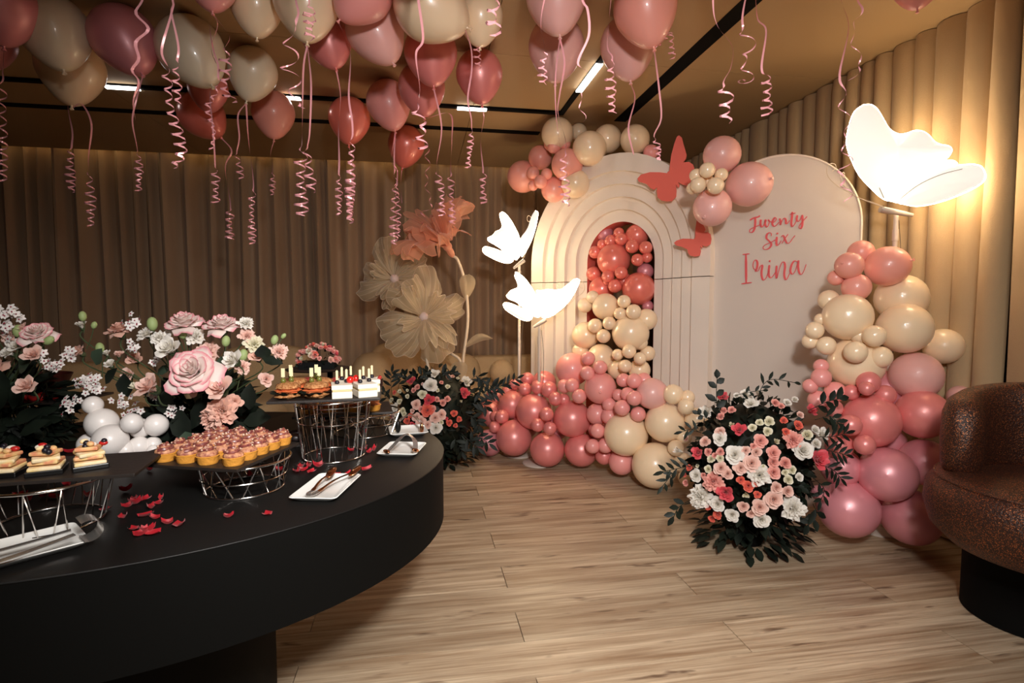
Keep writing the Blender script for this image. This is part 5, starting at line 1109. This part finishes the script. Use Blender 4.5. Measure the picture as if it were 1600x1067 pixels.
MAINF = [(286,500,29,'T','rose',(0,.90)),(346,503,26,'T','rose',(.05,.92)),(298,577,42,'T','rose',(.05,.45),-.14),(186,512,21,'O','rose',(-.1,.95)),(120,548,16,'O','rose',(-.5,.6)),(232,602,27,'B','half',(-.2,.6),-.1),(215,607,17,'C','bud',(-.6,.6),-.08),(341,606,27,'B','half',(0,.5),-.12),(345,642,24,'O','ruffle',(.2,.1),-.10),(367,628,17,'O','half',(.6,.2),-.06),(403,556,16,'O','half',(.2,.6)),(416,592,15,'B','half',(.4,.2),.03),(436,547,15,'B','ruffle',(.35,.65)),(322,548,20,'B','ruffle',(.1,.6)),
 (226,519,15,'W','ruffle',(-.3,.7)),(248,526,14,'W','ruffle',(.1,.6),-.05),(262,543,25,'W','half',(-.1,.5),-.08),(362,562,21,'W','half',(-.2,.45),-.08),(384,503,13,'W','ruffle',(.3,.7)),(386,523,13,'B','ruffle',(.4,.5)),(398,536,15,'C','ruffle',(.5,.4)),(166,551,9,'W','half',(-.1,.9)),(172,568,12,'W','half',(0,.8)),(185,553,10,'B','half',(.1,.9)),(126,507,12,'W','half',(-.1,.9)),(305,524,15,'W','ruffle',(.2,.4)),(268,512,14,'W','ruffle',(-.2,.4)),(379,573,12,'B','ruffle',(.5,.2),-.04),(326,655,20,'O','ruffle',(-.3,-.1),-.08),(302,606,17,'B','half',(0,-.2),-.10),(210,560,16,'O','half',(.1,.5),.05),(200,585,15,'B','half',(0,.3),.04)]
arrangement('tall arrangement of pink-edged roses and white lisianthus on the buffet behind the tartlets', (318,688), 1.86, MAINF,
 [(206,506,14,14),(110,553,13,12),(145,591,12,10),(133,601,13,12),(108,633,16,14),(190,630,15,13),(205,647,16,14),(240,617,12,8),(205,540,14,8),(85,570,12,8),(245,560,12,8),(152,606,11,8),(270,640,10,6)],
 [(129,494,8,(131,520)),(147,508,6,(135,545)),(353,533,9,(345,600)),(380,555,10,(370,610)),(429,531,8,(424,548)),(443,525,5,(424,548)),(156,544,9,(160,590)),(285,520,10,(292,560)),(238,506,11,(240,530)),(338,590,9,(330,620))],
 [(150,570,155,545,14,'leaf2'),(415,560,408,540,14,'leaf'),(410,560,440,566,9,'leaf'),(290,690,276,640,18,'leaf'),(300,670,330,610,18,'leaf'),(262,650,255,610,16,'leaf'),(330,700,380,660,20,'leaf'),(380,660,420,650,14,'leaf'),(250,690,222,668,10,'leaf'),(250,700,235,678,9,'leaf'),(300,700,288,676,20,'leaf2'),(200,620,190,585,14,'leaf'),(390,640,388,600,14,'leaf'),(370,690,400,670,14,'leaf'),(165,600,178,575,10,'leaf')], 31, (.10, .15, .13, 420))
LEFTF = [(56,517,26,'T','rose',(.2,.75)),(52,553,20,'B','half',(.3,.5),-.05),(40,602,23,'B','half',(.1,.45),-.12),(12,550,16,'W','half',(-.2,.5)),(24,540,17,'W','half',(.3,.4)),(14,520,17,'B','ruffle',(-.2,.5)),(-15,575,24,'O','rose',(-.2,.6)),(-20,520,22,'W','rose',(-.3,.6)),(33,512,13,'B','half',(-.3,.7))]
arrangement('second rose arrangement cropped by the left edge of the photo', (10,700), 1.72, LEFTF, [(22,490,15,14),(8,508,16,12),(62,558,13,9),(85,572,13,10),(-5,495,14,8)], [(76,532,9,(60,545)),(28,517,10,(25,560))],
 [(20,640,28,590,16,'leaf'),(10,620,-5,580,16,'leaf'),(30,580,44,560,16,'leaf2'),(20,660,60,640,14,'leaf'),(30,680,70,655,12,'leaf'),(0,640,8,600,14,'leaf')], 33, (.13, .17, .16, 520))
